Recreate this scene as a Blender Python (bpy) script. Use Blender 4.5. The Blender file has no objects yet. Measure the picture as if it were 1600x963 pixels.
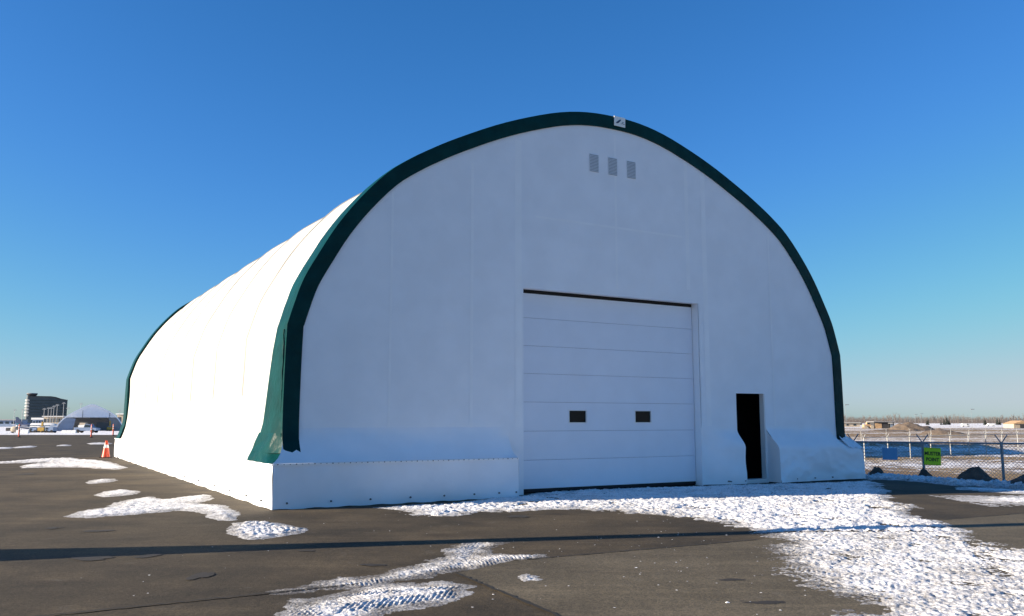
import bpy, bmesh, math, random
import numpy as np
from mathutils import Vector, Matrix
random.seed(7)
rng = np.random.RandomState(11)
S = bpy.context.scene
C = S.collection
R = math.radians

# ------------------------------------------------------------------ camera, sky, sun, exposure
FPX = 1338.8 / 1600.0                       # focal length over image width
cd = bpy.data.cameras.new('camera')
cd.sensor_fit = 'HORIZONTAL'; cd.sensor_width = 36.0; cd.lens = 36.0 * FPX
cd.clip_start = 0.1; cd.clip_end = 20000
cam = bpy.data.objects.new('camera', cd); C.objects.link(cam)
cam.location = (0, 0, 1.65); cam.rotation_euler = (R(90) + 0.1301, 0.0, 0.0)
S.camera = cam

SUN_EL = R(16.0)
TOSUN = Vector((-0.977 * math.cos(SUN_EL), -0.211 * math.cos(SUN_EL), math.sin(SUN_EL))).normalized()
w = bpy.data.worlds.new('World'); S.world = w; w.use_nodes = True
nt = w.node_tree; bg = nt.nodes['Background']
sky = nt.nodes.new('ShaderNodeTexSky'); sky.sky_type = 'NISHITA'; sky.sun_disc = False
sky.sun_elevation = SUN_EL; sky.sun_rotation = math.atan2(TOSUN.x, TOSUN.y)
sky.altitude = 700; sky.air_density = 1.0; sky.dust_density = 0.7; sky.ozone_density = 3.0
tint = nt.nodes.new('ShaderNodeMix'); tint.data_type = 'RGBA'; tint.blend_type = 'MULTIPLY'   # cool white balance of the whole sky
tint.inputs[0].default_value = 1.0; tint.inputs[7].default_value = (.455, .765, 1.17, 1)
sp_ = nt.nodes.new('ShaderNodeSeparateColor'); cb_ = nt.nodes.new('ShaderNodeCombineColor')             # soft shoulder for the bright horizon
nt.links.new(sky.outputs[0], tint.inputs[6]); nt.links.new(tint.outputs[2], sp_.inputs[0])
pw = nt.nodes.new('ShaderNodeMath'); pw.operation = 'POWER'; pw.inputs[1].default_value = 1.39; nt.links.new(sp_.outputs[0], pw.inputs[0])
for ch, cap in enumerate((3.15, 3.5, 4.45)):
    mn = nt.nodes.new('ShaderNodeMath'); mn.operation = 'SMOOTH_MIN'; mn.inputs[1].default_value = cap; mn.inputs[2].default_value = 1.2
    nt.links.new(sp_.outputs[ch] if ch else pw.outputs[0], mn.inputs[0]); last = mn
    if ch == 2:
        hz = nt.nodes.new('ShaderNodeMapRange'); hz.inputs['From Min'].default_value = 1.0; hz.inputs['From Max'].default_value = 3.0
        hz.inputs['To Min'].default_value = 0.0; hz.inputs['To Max'].default_value = 0.6
        nt.links.new(pw.outputs[0], hz.inputs['Value'])
        last = nt.nodes.new('ShaderNodeMath'); last.operation = 'SUBTRACT'; nt.links.new(mn.outputs[0], last.inputs[0]); nt.links.new(hz.outputs[0], last.inputs[1])
    nt.links.new(last.outputs[0], cb_.inputs[ch])
nt.links.new(cb_.outputs[0], bg.inputs[0])
bg.inputs[1].default_value = 0.059
sl = bpy.data.lights.new('sun', 'SUN'); sl.energy = 4.3; sl.angle = R(0.5); sl.color = (1.0, 0.86, 0.68)
so = bpy.data.objects.new('sun', sl); C.objects.link(so)
so.rotation_euler = TOSUN.to_track_quat('Z', 'Y').to_euler()
S.view_settings.view_transform = 'Standard'; S.view_settings.look = 'None'
S.view_settings.exposure = 1.55; S.view_settings.gamma = 1.0
S.cycles.max_bounces = 6; S.cycles.diffuse_bounces = 3

# ------------------------------------------------------------------ noise helpers
_tab = rng.rand(64, 256, 256).astype(np.float32)
def vnoise(x, y, k=0):
    t = _tab[k % 64]
    xi = np.floor(x); yi = np.floor(y); fx = x - xi; fy = y - yi
    fx = fx * fx * (3 - 2 * fx); fy = fy * fy * (3 - 2 * fy)
    a = xi.astype(int) & 255; b = yi.astype(int) & 255; a1 = (a + 1) & 255; b1 = (b + 1) & 255
    return (t[a, b] * (1 - fx) * (1 - fy) + t[a1, b] * fx * (1 - fy) + t[a, b1] * (1 - fx) * fy + t[a1, b1] * fx * fy) * 2 - 1
def fbm(x, y, octs=4, k=0):
    s = 0; a = 1.0; n = 0
    for o in range(octs):
        c, q = math.cos(o * 1.1 + .4), math.sin(o * 1.1 + .4)
        s = s + a * vnoise((x * c - y * q) * 2 ** o + 17 * o, (x * q + y * c) * 2 ** o + 5 * o, k + o); n += a; a *= .5
    return s / n
def sm(t):
    t = np.clip(t, 0, 1); return t * t * (3 - 2 * t)

# ------------------------------------------------------------------ materials
def mat(name, col, rough=.7, var=0.0, vscale=3.0, col2=None, bump=0.0, bscale=30.0, metal=0.0, spec=.5, stretch=(1, 1, 1), emit=None):
    m = bpy.data.materials.new(name); m.use_nodes = True
    t = m.node_tree; b = t.nodes['Principled BSDF']
    b.inputs['Roughness'].default_value = rough; b.inputs['Metallic'].default_value = metal
    b.inputs['Specular IOR Level'].default_value = spec
    b.inputs['Base Color'].default_value = (*col, 1)
    tc = t.nodes.new('ShaderNodeTexCoord'); mp = t.nodes.new('ShaderNodeMapping')
    mp.inputs['Scale'].default_value = stretch
    t.links.new(tc.outputs['Object'], mp.inputs['Vector'])
    if var > 0 or col2:
        n = t.nodes.new('ShaderNodeTexNoise'); n.inputs['Scale'].default_value = vscale; n.inputs['Detail'].default_value = 5
        t.links.new(mp.outputs[0], n.inputs['Vector'])
        r = t.nodes.new('ShaderNodeValToRGB')
        c2 = col2 or tuple(c * (1 - var) for c in col)
        r.color_ramp.elements[0].position = .35; r.color_ramp.elements[0].color = (*c2, 1)
        r.color_ramp.elements[1].position = .65; r.color_ramp.elements[1].color = (*col, 1)
        t.links.new(n.outputs['Fac'], r.inputs[0]); t.links.new(r.outputs[0], b.inputs['Base Color'])
    if bump > 0:
        n2 = t.nodes.new('ShaderNodeTexNoise'); n2.inputs['Scale'].default_value = bscale; n2.inputs['Detail'].default_value = 6
        t.links.new(mp.outputs[0], n2.inputs['Vector'])
        bp = t.nodes.new('ShaderNodeBump'); bp.inputs['Strength'].default_value = 1.0; bp.inputs['Distance'].default_value = bump
        t.links.new(n2.outputs['Fac'], bp.inputs['Height']); t.links.new(bp.outputs[0], b.inputs['Normal'])
    return m
M = {}
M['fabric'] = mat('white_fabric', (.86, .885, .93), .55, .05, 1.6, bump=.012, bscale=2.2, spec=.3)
M['roof_fabric'] = mat('darkened_roof_fabric', (.52, .52, .50), .55, .06, .6, bump=.012, bscale=2.2, spec=.2)  # white cloth with its colour lowered to tame sun glare on roof and side
M['lap'] = mat('rib_shade_seam', (.235, .235, .225), .6, .3, 1.5)  # seam colour darkened to paint faint rib shading on the sunlit roof
M['fabric_seam'] = mat('white_fabric_double', (.90, .92, .95), .5, .04, 2.0, spec=.3)
M['green'] = mat('green_fabric', (.002, .042, .043), .42, .3, 2.5, bump=.03, bscale=4.0, spec=.08)
M['door'] = mat('white_door_steel', (.78, .82, .90), .5, .04, 1.5, bump=.0015, bscale=90, spec=.4)
M['frame_white'] = mat('white_frame', (.78, .78, .78), .45, .05, 3)
M['black'] = mat('black_rubber', (.012, .012, .014), .8, .3, 4)
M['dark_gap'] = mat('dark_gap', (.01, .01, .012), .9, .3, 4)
M['glass'] = mat('dark_glass', (.010, .013, .014), .12, .3, 3, spec=.12)
M['vent'] = mat('vent_metal', (.80, .82, .85), .5, .1, 8)
M['rivet'] = mat('rivet', (.12, .12, .13), .5, .3, 9)
M['slot'] = mat('slot_shadow', (.36, .37, .40), .7, .1, 8)
M['navy'] = mat('navy_print', (.012, .035, .11), .5, .2, 8)
M['orange'] = mat('orange_plastic', (.75, .075, .02), .42, .15, 6)
M['reflective'] = mat('white_reflective', (.85, .85, .82), .35, .06, 9)
M['galv'] = mat('galvanised_steel', (.30, .32, .35), .5, .25, 6, metal=.3)
M['galv_pale'] = mat('pale_galvanised_steel', (.42, .42, .40), .5, .15, 6)
M['wire'] = mat('fence_wire', (.42, .42, .42), .5, .2, 6)
M['lime'] = mat('lime_sign', (.75, .93, .02), .4, .04, 5)
M['blue_sign'] = mat('blue_sign', (.20, .42, .66), .45, .1, 4)
M['letters'] = mat('black_letters', (.01, .012, .01), .5, .2, 9)
M['dirt'] = mat('frozen_dirt', (.115, .09, .07), .95, 0, 5, col2=(.06, .048, .04), bump=.06, bscale=9)
M['far_dirt'] = mat('far_dirt', (.20, .145, .10), .95, 0, .6, col2=(.12, .09, .065), bump=.2, bscale=2)
M['bark'] = mat('bare_twigs', (.20, .17, .15), .9, .3, .5)
M['spruce'] = mat('spruce_needles', (.045, .06, .05), .9, .4, 1)
M['tower_wall'] = mat('tower_cladding', (.055, .080, .095), .4, .2, .2)
M['tower_glass'] = mat('tower_glass', (.026, .045, .060), .2, .3, .3)
M['tower_pale'] = mat('tower_concrete', (.55, .54, .50), .7, .15, .3)
M['beige'] = mat('beige_cladding', (.48, .40, .30), .8, .15, .4)
M['tan'] = mat('tan_wood', (.55, .36, .20), .8, .3, 1.0)
M['greywall'] = mat('grey_cladding', (.30, .30, .31), .7, .15, .5)
M['darkwall'] = mat('dark_cladding', (.05, .05, .055), .7, .2, .5)
M['bluegrey'] = mat('blue_grey_paint', (.22, .29, .42), .4, .15, .8)
M['ochre'] = mat('ochre_paint', (.50, .30, .05), .5, .2, 1.5)
M['whitepaint'] = mat('white_paint', (.78, .78, .76), .4, .08, 1.5)
M['concrete'] = mat('pale_concrete', (.48, .46, .43), .85, .15, 3, bump=.01, bscale=20)
M['teal'] = mat('teal_paint', (.03, .15, .22), .4, .2, 1)

def asphalt_mat(name='asphalt', lo=(.038, .031, .0205), hi=(.090, .070, .043)):
    m = bpy.data.materials.new(name); m.use_nodes = True
    t = m.node_tree; b = t.nodes['Principled BSDF']; L = t.links.new
    b.inputs['Roughness'].default_value = .85; b.inputs['Specular IOR Level'].default_value = .25
    tc = t.nodes.new('ShaderNodeTexCoord')
    def noise(scale, detail=6, rough=.55, stretch=None):
        n = t.nodes.new('ShaderNodeTexNoise'); n.inputs['Scale'].default_value = scale; n.inputs['Detail'].default_value = detail
        n.inputs['Roughness'].default_value = rough
        if stretch:
            mp = t.nodes.new('ShaderNodeMapping'); mp.inputs['Scale'].default_value = stretch; mp.inputs['Rotation'].default_value = (0, 0, R(25))
            L(tc.outputs['Object'], mp.inputs[0]); L(mp.outputs[0], n.inputs['Vector'])
        else: L(tc.outputs['Object'], n.inputs['Vector'])
        return n.outputs['Fac']
    def ramp(f, p0, c0, p1, c1):
        r = t.nodes.new('ShaderNodeValToRGB'); e = r.color_ramp.elements
        e[0].position = p0; e[0].color = (*c0, 1); e[1].position = p1; e[1].color = (*c1, 1); L(f, r.inputs[0]); return r.outputs[0]
    def mix(a, b_, fac, mode='MIX'):
        x = t.nodes.new('ShaderNodeMix'); x.data_type = 'RGBA'; x.blend_type = mode
        if isinstance(fac, float): x.inputs[0].default_value = fac
        else: L(fac, x.inputs[0])
        for sck, v in ((6, a), (7, b_)):
            if isinstance(v, tuple): x.inputs[sck].default_value = (*v, 1)
            else: L(v, x.inputs[sck])
        return x.outputs[2]
    base = ramp(noise(.55, 7, .62), .35, lo, .66, hi)
    strk = ramp(noise(.8, 6, .6, (.35, 1.6, 1)), .42, (1, 1, 1), .72, (.72, .72, .74))
    c = mix(base, strk, .8, 'MULTIPLY')
    stain = ramp(noise(.9, 3, .5, (.5, 1, 1)), .62, (1, 1, 1), .72, (.45, .44, .43))
    c = mix(c, stain, .75, 'MULTIPLY')
    vo = t.nodes.new('ShaderNodeTexVoronoi'); vo.inputs['Scale'].default_value = 55; L(tc.outputs['Object'], vo.inputs['Vector'])
    grit = ramp(vo.outputs['Color'], .1, (.55, .55, .55), .9, (1.5, 1.45, 1.4))
    c = mix(c, grit, .7, 'MULTIPLY')
    wear = ramp(noise(1.3, 8, .75, (.25, 1.4, 1)), .52, (1, 1, 1), .70, (1.5, 1.48, 1.45))
    c = mix(c, wear, .8, 'MULTIPLY')
    frost = ramp(noise(2.2, 8, .7), .60, (0, 0, 0), .80, (.5, .5, .5))
    c = mix(c, (.14, .135, .125), frost)
    L(c, b.inputs['Base Color'])
    n1 = noise(70, 4); n2 = noise(6, 5)
    bp = t.nodes.new('ShaderNodeBump'); bp.inputs['Distance'].default_value = .006; bp.inputs['Strength'].default_value = .8; L(n1, bp.inputs['Height'])
    bp2 = t.nodes.new('ShaderNodeBump'); bp2.inputs['Distance'].default_value = .012; bp2.inputs['Strength'].default_value = .6; L(n2, bp2.inputs['Height'])
    L(bp.outputs[0], bp2.inputs['Normal']); L(bp2.outputs[0], b.inputs['Normal'])
    return m
M['asphalt'] = asphalt_mat()
M['asphalt_pale'] = asphalt_mat('pale_asphalt', (.086, .073, .050), (.132, .112, .078))
M['stain'] = mat('oil_stain', (.026, .021, .015), .8, .4, 8)
M['joint'] = mat('pavement_joint', (.013, .012, .011), .95, .3, 12)

def snow_mat():
    m = bpy.data.materials.new('snow'); m.use_nodes = True
    t = m.node_tree; b = t.nodes['Principled BSDF']; L = t.links.new
    b.inputs['Roughness'].default_value = .7; b.inputs['Specular IOR Level'].default_value = .2
    tc = t.nodes.new('ShaderNodeTexCoord')
    def nz(sc, det, ro):
        n = t.nodes.new('ShaderNodeTexNoise'); n.inputs['Scale'].default_value = sc; n.inputs['Detail'].default_value = det; n.inputs['Roughness'].default_value = ro
        L(tc.outputs['Object'], n.inputs['Vector']); return n.outputs['Fac']
    def mth(op, a, b_):
        x = t.nodes.new('ShaderNodeMath'); x.operation = op
        for i, v in enumerate((a, b_)):
            if isinstance(v, (int, float)): x.inputs[i].default_value = v
            else: L(v, x.inputs[i])
        return x.outputs[0]
    at = t.nodes.new('ShaderNodeAttribute'); at.attribute_name = 'thin'           # where the layer is trodden thin the grit shows through
    f = mth('ADD', mth('MULTIPLY', nz(26, 8, .8), .65), mth('MULTIPLY', nz(3.2, 6, .7), .35))
    f = mth('SUBTRACT', f, mth('MULTIPLY', at.outputs['Fac'], .17))
    r = t.nodes.new('ShaderNodeValToRGB'); e = r.color_ramp.elements
    e[0].position = .27; e[0].color = (.12, .11, .10, 1); e[1].position = .49; e[1].color = (.84, .84, .85, 1); e2 = e.new(.37); e2.color = (.44, .43, .42, 1)
    L(f, r.inputs[0]); L(r.outputs[0], b.inputs['Base Color'])
    n2 = t.nodes.new('ShaderNodeTexNoise'); n2.inputs['Scale'].default_value = 40; n2.inputs['Detail'].default_value = 6
    L(tc.outputs['Object'], n2.inputs['Vector'])
    bp = t.nodes.new('ShaderNodeBump'); bp.inputs['Distance'].default_value = .012; L(n2.outputs['Fac'], bp.inputs['Height']); L(bp.outputs[0], b.inputs['Normal'])
    return m
M['snow'] = snow_mat()

def ground_mat():
    m = bpy.data.materials.new('winter_field'); m.use_nodes = True
    t = m.node_tree; b = t.nodes['Principled BSDF']; L = t.links.new
    b.inputs['Roughness'].default_value = .95; b.inputs['Specular IOR Level'].default_value = .1
    tc = t.nodes.new('ShaderNodeTexCoord'); at = t.nodes.new('ShaderNodeAttribute'); at.attribute_name = 'snow_cover'
    n = t.nodes.new('ShaderNodeTexNoise'); n.inputs['Scale'].default_value = 1.6; n.inputs['Detail'].default_value = 9; n.inputs['Roughness'].default_value = .72
    mp = t.nodes.new('ShaderNodeMapping'); mp.inputs['Scale'].default_value = (.5, 1, 1)
    L(tc.outputs['Object'], mp.inputs[0]); L(mp.outputs[0], n.inputs['Vector'])
    a = t.nodes.new('ShaderNodeMath'); a.operation = 'ADD'; L(at.outputs['Fac'], a.inputs[0])
    nc = t.nodes.new('ShaderNodeMapRange'); nc.inputs['From Min'].default_value = .32; nc.inputs['From Max'].default_value = .68; nc.clamp = False
    L(n.outputs['Fac'], nc.inputs['Value']); L(nc.outputs[0], a.inputs[1])
    r = t.nodes.new('ShaderNodeMapRange'); r.inputs['From Min'].default_value = .92; r.inputs['From Max'].default_value = 1.08; L(a.outputs[0], r.inputs['Value'])
    n3 = t.nodes.new('ShaderNodeTexNoise'); n3.inputs['Scale'].default_value = .12; n3.inputs['Detail'].default_value = 6
    L(mp.outputs[0], n3.inputs['Vector'])
    g = t.nodes.new('ShaderNodeValToRGB'); e = g.color_ramp.elements
    e[0].position = .38; e[0].color = (.20, .135, .085, 1); e[1].position = .62; e[1].color = (.32, .235, .125, 1); L(n3.outputs['Fac'], g.inputs[0])
    x = t.nodes.new('ShaderNodeMix'); x.data_type = 'RGBA'; L(r.outputs[0], x.inputs[0]); L(g.outputs[0], x.inputs[6]); x.inputs[7].default_value = (.80, .80, .82, 1)
    L(x.outputs[2], b.inputs['Base Color'])
    bp = t.nodes.new('ShaderNodeBump'); bp.inputs['Distance'].default_value = .12; L(n.outputs['Fac'], bp.inputs['Height']); L(bp.outputs[0], b.inputs['Normal'])
    return m
M['ground'] = ground_mat()

# ------------------------------------------------------------------ mesh helpers
class MB:
    def __init__(s): s.v = []; s.f = []
    def add(s, vs, fs):
        o = len(s.v); s.v += [tuple(map(float, p)) for p in vs]; s.f += [tuple(i + o for i in f) for f in fs]; return s
    def box(s, x0, x1, y0, y1, z0, z1):
        return s.add([(x0, y0, z0), (x1, y0, z0), (x1, y1, z0), (x0, y1, z0), (x0, y0, z1), (x1, y0, z1), (x1, y1, z1), (x0, y1, z1)],
                     [(0, 3, 2, 1), (4, 5, 6, 7), (0, 1, 5, 4), (1, 2, 6, 5), (2, 3, 7, 6), (3, 0, 4, 7)])
    def tube(s, p0, p1, r0, r1=None, n=8, caps=True):
        p0 = Vector(p0); p1 = Vector(p1); r1 = r0 if r1 is None else r1
        d = (p1 - p0).normalized(); a = d.orthogonal().normalized(); b = d.cross(a)
        vs = []
        for p, r in ((p0, r0), (p1, r1)):
            for k in range(n):
                t = 2 * math.pi * k / n; vs.append(p + (a * math.cos(t) + b * math.sin(t)) * r)
        fs = [(k, (k + 1) % n, n + (k + 1) % n, n + k) for k in range(n)]
        if caps: fs += [tuple(range(n - 1, -1, -1)), tuple(range(n, 2 * n))]
        return s.add(vs, fs)
    def lathe(s, prof, n=16, axis='Z', org=(0, 0, 0)):
        vs = []
        for r, h in prof:
            for k in range(n):
                t = 2 * math.pi * k / n; a, b = r * math.cos(t), r * math.sin(t)
                p = (a, b, h) if axis == 'Z' else (h, a, b)
                vs.append((p[0] + org[0], p[1] + org[1], p[2] + org[2]))
        fs = []
        for i in range(len(prof) - 1):
            for k in range(n):
                q = (i * n + k, i * n + (k + 1) % n, (i + 1) * n + (k + 1) % n, (i + 1) * n + k); fs.append(q)
        fs += [tuple(range(n - 1, -1, -1)), tuple(range((len(prof) - 1) * n, len(prof) * n))]
        return s.add(vs, fs)
    def grid(s, P):                         # P[i][j] -> points
        ni, nj = len(P), len(P[0]); vs = [p for row in P for p in row]
        return s.add(vs, [(i * nj + j, i * nj + j + 1, (i + 1) * nj + j + 1, (i + 1) * nj + j) for i in range(ni - 1) for j in range(nj - 1)])
    def prism(s, pts, y0, y1):              # polygon in xz, extruded along y
        n = len(pts)
        return s.add([(x, y0, z) for x, z in pts] + [(x, y1, z) for x, z in pts],
                     [tuple(range(n)), tuple(range(2 * n - 1, n - 1, -1))] + [(i, n + i, n + (i + 1) % n, (i + 1) % n) for i in range(n)])
    def mesh(s, name, m, smooth=None, normals=True):
        me = bpy.data.meshes.new(name); me.from_pydata(s.v, [], s.f); me.materials.append(m)
        if normals:
            bm = bmesh.new(); bm.from_mesh(me); bmesh.ops.recalc_face_normals(bm, faces=bm.faces); bm.to_mesh(me); bm.free()
        if smooth is not None:
            me.shade_smooth(); me.set_sharp_from_angle(angle=R(smooth))
        me.update(); return me
    def build(s, name, m, parent=None, smooth=None, loc=None, bevel=0, **kw):
        o = bpy.data.objects.new(name, s.mesh(name, m, smooth)); C.objects.link(o)
        if parent: o.parent = parent
        if loc: o.location = loc
        if bevel:
            b = o.modifiers.new('bevel', 'BEVEL'); b.width = bevel; b.segments = 2; b.limit_method = 'ANGLE'
        for k, v in kw.items(): o[k] = v
        return o
def thing(name, label, cat, loc=(0, 0, 0), rz=0, group=None):
    o = bpy.data.objects.new(name, None); C.objects.link(o); o.empty_display_size = .2
    o.location = loc; o.rotation_euler = (0, 0, rz); o['label'] = label; o['category'] = cat
    if group: o['group'] = group
    return o
def tag(o, label, cat, group=None):
    o['label'] = label; o['category'] = cat
    if group: o['group'] = group
    return o
def kids(o): return [c for c in bpy.data.objects if c.parent is o]
def copy_thing(o, loc, rz=None, label=None, scale=None):
    c = o.copy(); C.objects.link(c); c.location = loc
    if rz is not None: c.rotation_euler = (0, 0, rz)
    if scale: c.scale = scale
    if label: c['label'] = label
    for ch in kids(o):
        d = ch.copy(); C.objects.link(d); d.parent = c
        for g in kids(ch):
            e = g.copy(); C.objects.link(e); e.parent = d
    return c
def piece(src, parent, loc):
    c = src.copy(); C.objects.link(c); c.parent = parent; c.location = loc; return c

# ------------------------------------------------------------------ terrain
def edge_s(x, y): return (x - 10) * .88 + (y - 24.8) * .475        # metres past the right-hand edge of the apron
def T(x, y):
    x = np.asarray(x, float); y = np.asarray(y, float)
    r = np.interp(edge_s(x, y), [0, 3, 9, 22, 50], [0, .15, .62, 1.75, 2.32])
    l = .6 * sm((y - 99) / 60) + 1.7 * sm((y - 160) / 150)
    return -np.maximum(r, l)
def Tz(x, y): return float(T(x, y))
def at(px, d):                                 # ground point d metres out on a bearing
    return ((px - 800) / 1338.8 * d * .990, d)

def axis(segs):
    a = []
    for x0, x1, st in segs:
        n = max(1, int(round((x1 - x0) / st))); a += list(np.linspace(x0, x1, n, endpoint=False))
    a.append(segs[-1][1]); return np.array(a)
def build_ground():
    gx = axis([(-6000, -1500, 450), (-1500, -400, 60), (-400, -80, 12), (-80, 0, 3), (0, 90, .8), (90, 400, 6), (400, 1200, 40), (1200, 6000, 480)])
    gy = axis([(-600, -60, 60), (-60, 14, 6), (14, 150, .8), (150, 400, 4), (400, 1500, 25), (1500, 9000, 500)])
    X, Y = np.meshgrid(gx, gy, indexing='ij')
    s = edge_s(X, Y); Z = T(X, Y)
    rough = sm((s - 1) / 6) + sm((Y - 100) / 20); rough = np.clip(rough, 0, 1)
    Z = Z + rough * (.12 * fbm(X * .25, Y * .25, 4, 3) + .10 * fbm(X * .9, Y * .9, 3, 9)) - .018 * (1 - rough)
    # unseen ridge added behind the hangar to cast a shadow band on the field
    tq = np.clip(((X - 25) * 8 + (Y - 97) * 24) / (8 ** 2 + 24 ** 2), 0, 1); dq = np.hypot(X - 25 - 8 * tq, Y - 97 - 24 * tq)
    Z += 11 * sm(1 - (dq + 1.2 * fbm(X * .12, Y * .12, 3, 61)) / 12.5)
    # shallow ditch banks
    Z += .5 * sm((s - 20) / 30) * np.exp(-((Y - 128) / 5) ** 2) * (1 + .6 * fbm(X * .1, Y * .1, 3, 21)) * (Y < 200)
    cov = np.full_like(X, .55)
    d = Y
    cov = np.interp(d, [0, 34, 42, 50, 60, 68, 78, 86, 92, 98, 112, 126, 140, 155, 175, 200, 240, 300, 420, 520, 700, 6000],
                    [.55, .42, .16, .08, .16, .40, .58, .52, .30, .52, .56, .46, .30, .55, .40, .36, .34, .40, .42, .66, .78, .78])
    cov = cov + .34 * fbm(X * .018, Y * .06, 4, 30) + .22 * fbm(X * .1, Y * .35, 4, 40)
    cov = np.where(X < -5, .80 + .15 * fbm(X * .05, Y * .08, 3, 12), cov)
    nx, ny = X.shape
    me = bpy.data.meshes.new('ground')
    V = np.stack([X, Y, Z], -1).reshape(-1, 3)
    I = np.arange(nx * ny).reshape(nx, ny)
    F = np.stack([I[:-1, :-1], I[1:, :-1], I[1:, 1:], I[:-1, 1:]], -1).reshape(-1, 4)
    fast_mesh(me, V, F); me.materials.append(M['ground'])
    at_ = me.attributes.new('snow_cover', 'FLOAT', 'POINT'); at_.data.foreach_set('value', cov.reshape(-1).astype(np.float32))
    o = bpy.data.objects.new('ground', me); C.objects.link(o); o['kind'] = 'structure'
    o['label'] = 'snowy field of dry grass beyond the apron, out to the horizon'
def fast_mesh(me, V, F, smooth=True):
    me.vertices.add(len(V)); me.vertices.foreach_set('co', V.astype(np.float32).reshape(-1))
    k = F.shape[1]
    me.loops.add(F.size); me.loops.foreach_set('vertex_index', F.astype(np.int32).reshape(-1))
    me.polygons.add(len(F)); me.polygons.foreach_set('loop_start', (np.arange(len(F)) * k).astype(np.int32))
    try: me.polygons.foreach_set('loop_total', np.full(len(F), k, np.int32))
    except Exception: pass
    me.update(calc_edges=True); me.validate()
    if smooth: me.shade_smooth()
build_ground()

# apron: one flat asphalt sheet, its right edge follows the top of the slope
def edge_x(y, s): return 10 + (s - (y - 24.8) * .475) / .88
ap = [(-160, -60), (edge_x(-60, .5), -60)] + [(edge_x(y, .35 + .18 * math.sin(y * 1.7) + .1 * math.sin(y * 4.1)), y) for y in np.linspace(-40, 60, 120)] + [(edge_x(98, .3), 98), (-160, 98)]
MB().add([(x, y, -.004) for x, y in ap], [tuple(range(len(ap)))]).build('apron_pavement', M['asphalt'], kind='structure', label='grey brown asphalt apron with stains and patches of snow')
pan = [(-.61, 9.60), (0, 10.44), (1.3, 11.12), (3.4, 12.22), (7.2, 14.66), (9.45, 15.78), (12.2, 17.2)] + [(edge_x(y, .3), y) for y in np.linspace(16.4, -20, 20)] + [(14.2, -20)]
MB().add([(x, y, 0) for x, y in pan], [tuple(range(len(pan)))]).build('pavement_panel', M['asphalt_pale'], kind='structure', label='paler panel of pavement right of the diagonal joint')
m = MB()
for (x, y, rx, ry) in ((-4.47, 10.82, .13, .18), (-3.31, 9.51, .12, .28), (-7.06, 13.51, .13, .16), (-6.2, 13.2, .17, .15), (-1.65, 10.13, .15, .09), (2.31, 9.24, .15, .07), (2.34, 8.1, .2, .07), (.11, 15.17, .16, .2), (-5.11, 10.57, .23, .17), (-14.83, 26.93, .29, .45), (-.9, 15.6, .2, .1), (-2.6, 11.2, .12, .07)):
    for q in range(5):
        cx, cy = x + random.uniform(-.6, .6) * rx, y + random.uniform(-.6, .6) * ry; n = 20; k = random.uniform(.3, .7) * (1.0 if q else 1.2)
        m.add([(cx + rx * k * random.uniform(.85, 1.12) * math.cos(6.283 * t / n), cy + ry * k * random.uniform(.85, 1.12) * math.sin(6.283 * t / n), .001 + .0004 * q) for t in range(n)], [tuple(range(n))])
m.build('pavement_stain', M['stain'], kind='structure', label='dark oil stains on the asphalt')
def strip(pts, wd, z):
    m = MB(); P = []
    for i, p in enumerate(pts):
        a = Vector(pts[max(0, i - 1)]); b = Vector(pts[min(len(pts) - 1, i + 1)]); d = (b - a).normalized(); n = Vector((-d.y, d.x))
        ww = wd * (.7 + .6 * random.random())
        P.append([(p[0] + n.x * ww, p[1] + n.y * ww, z), (p[0] - n.x * ww, p[1] - n.y * ww, z)])
    return m.grid(P)
def densify(pts, step, jit):
    out = []
    for a, b in zip(pts[:-1], pts[1:]):
        n = max(1, int(math.dist(a, b) / step))
        for k in range(n):
            t = k / n; out.append((a[0] + (b[0] - a[0]) * t + random.uniform(-jit, jit), a[1] + (b[1] - a[1]) * t + random.uniform(-jit, jit)))
    out.append(pts[-1]); return out
for jp in ([(-6.5, 6.1), (-4.01, 7.53), (-2.33, 8.52), (-1.55, 8.97)], [(-.61, 9.60), (-.06, 8.50), (.43, 7.46), (1.3, 5.7)], [(0, 10.44), (1.3, 11.12), (3.4, 12.22)], [(7.2, 14.66), (9.45, 15.78), (13, 17.6)]):
    strip(densify(jp, .07, .014), .020, .007).build('pavement_joint', M['joint'], kind='structure')

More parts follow.
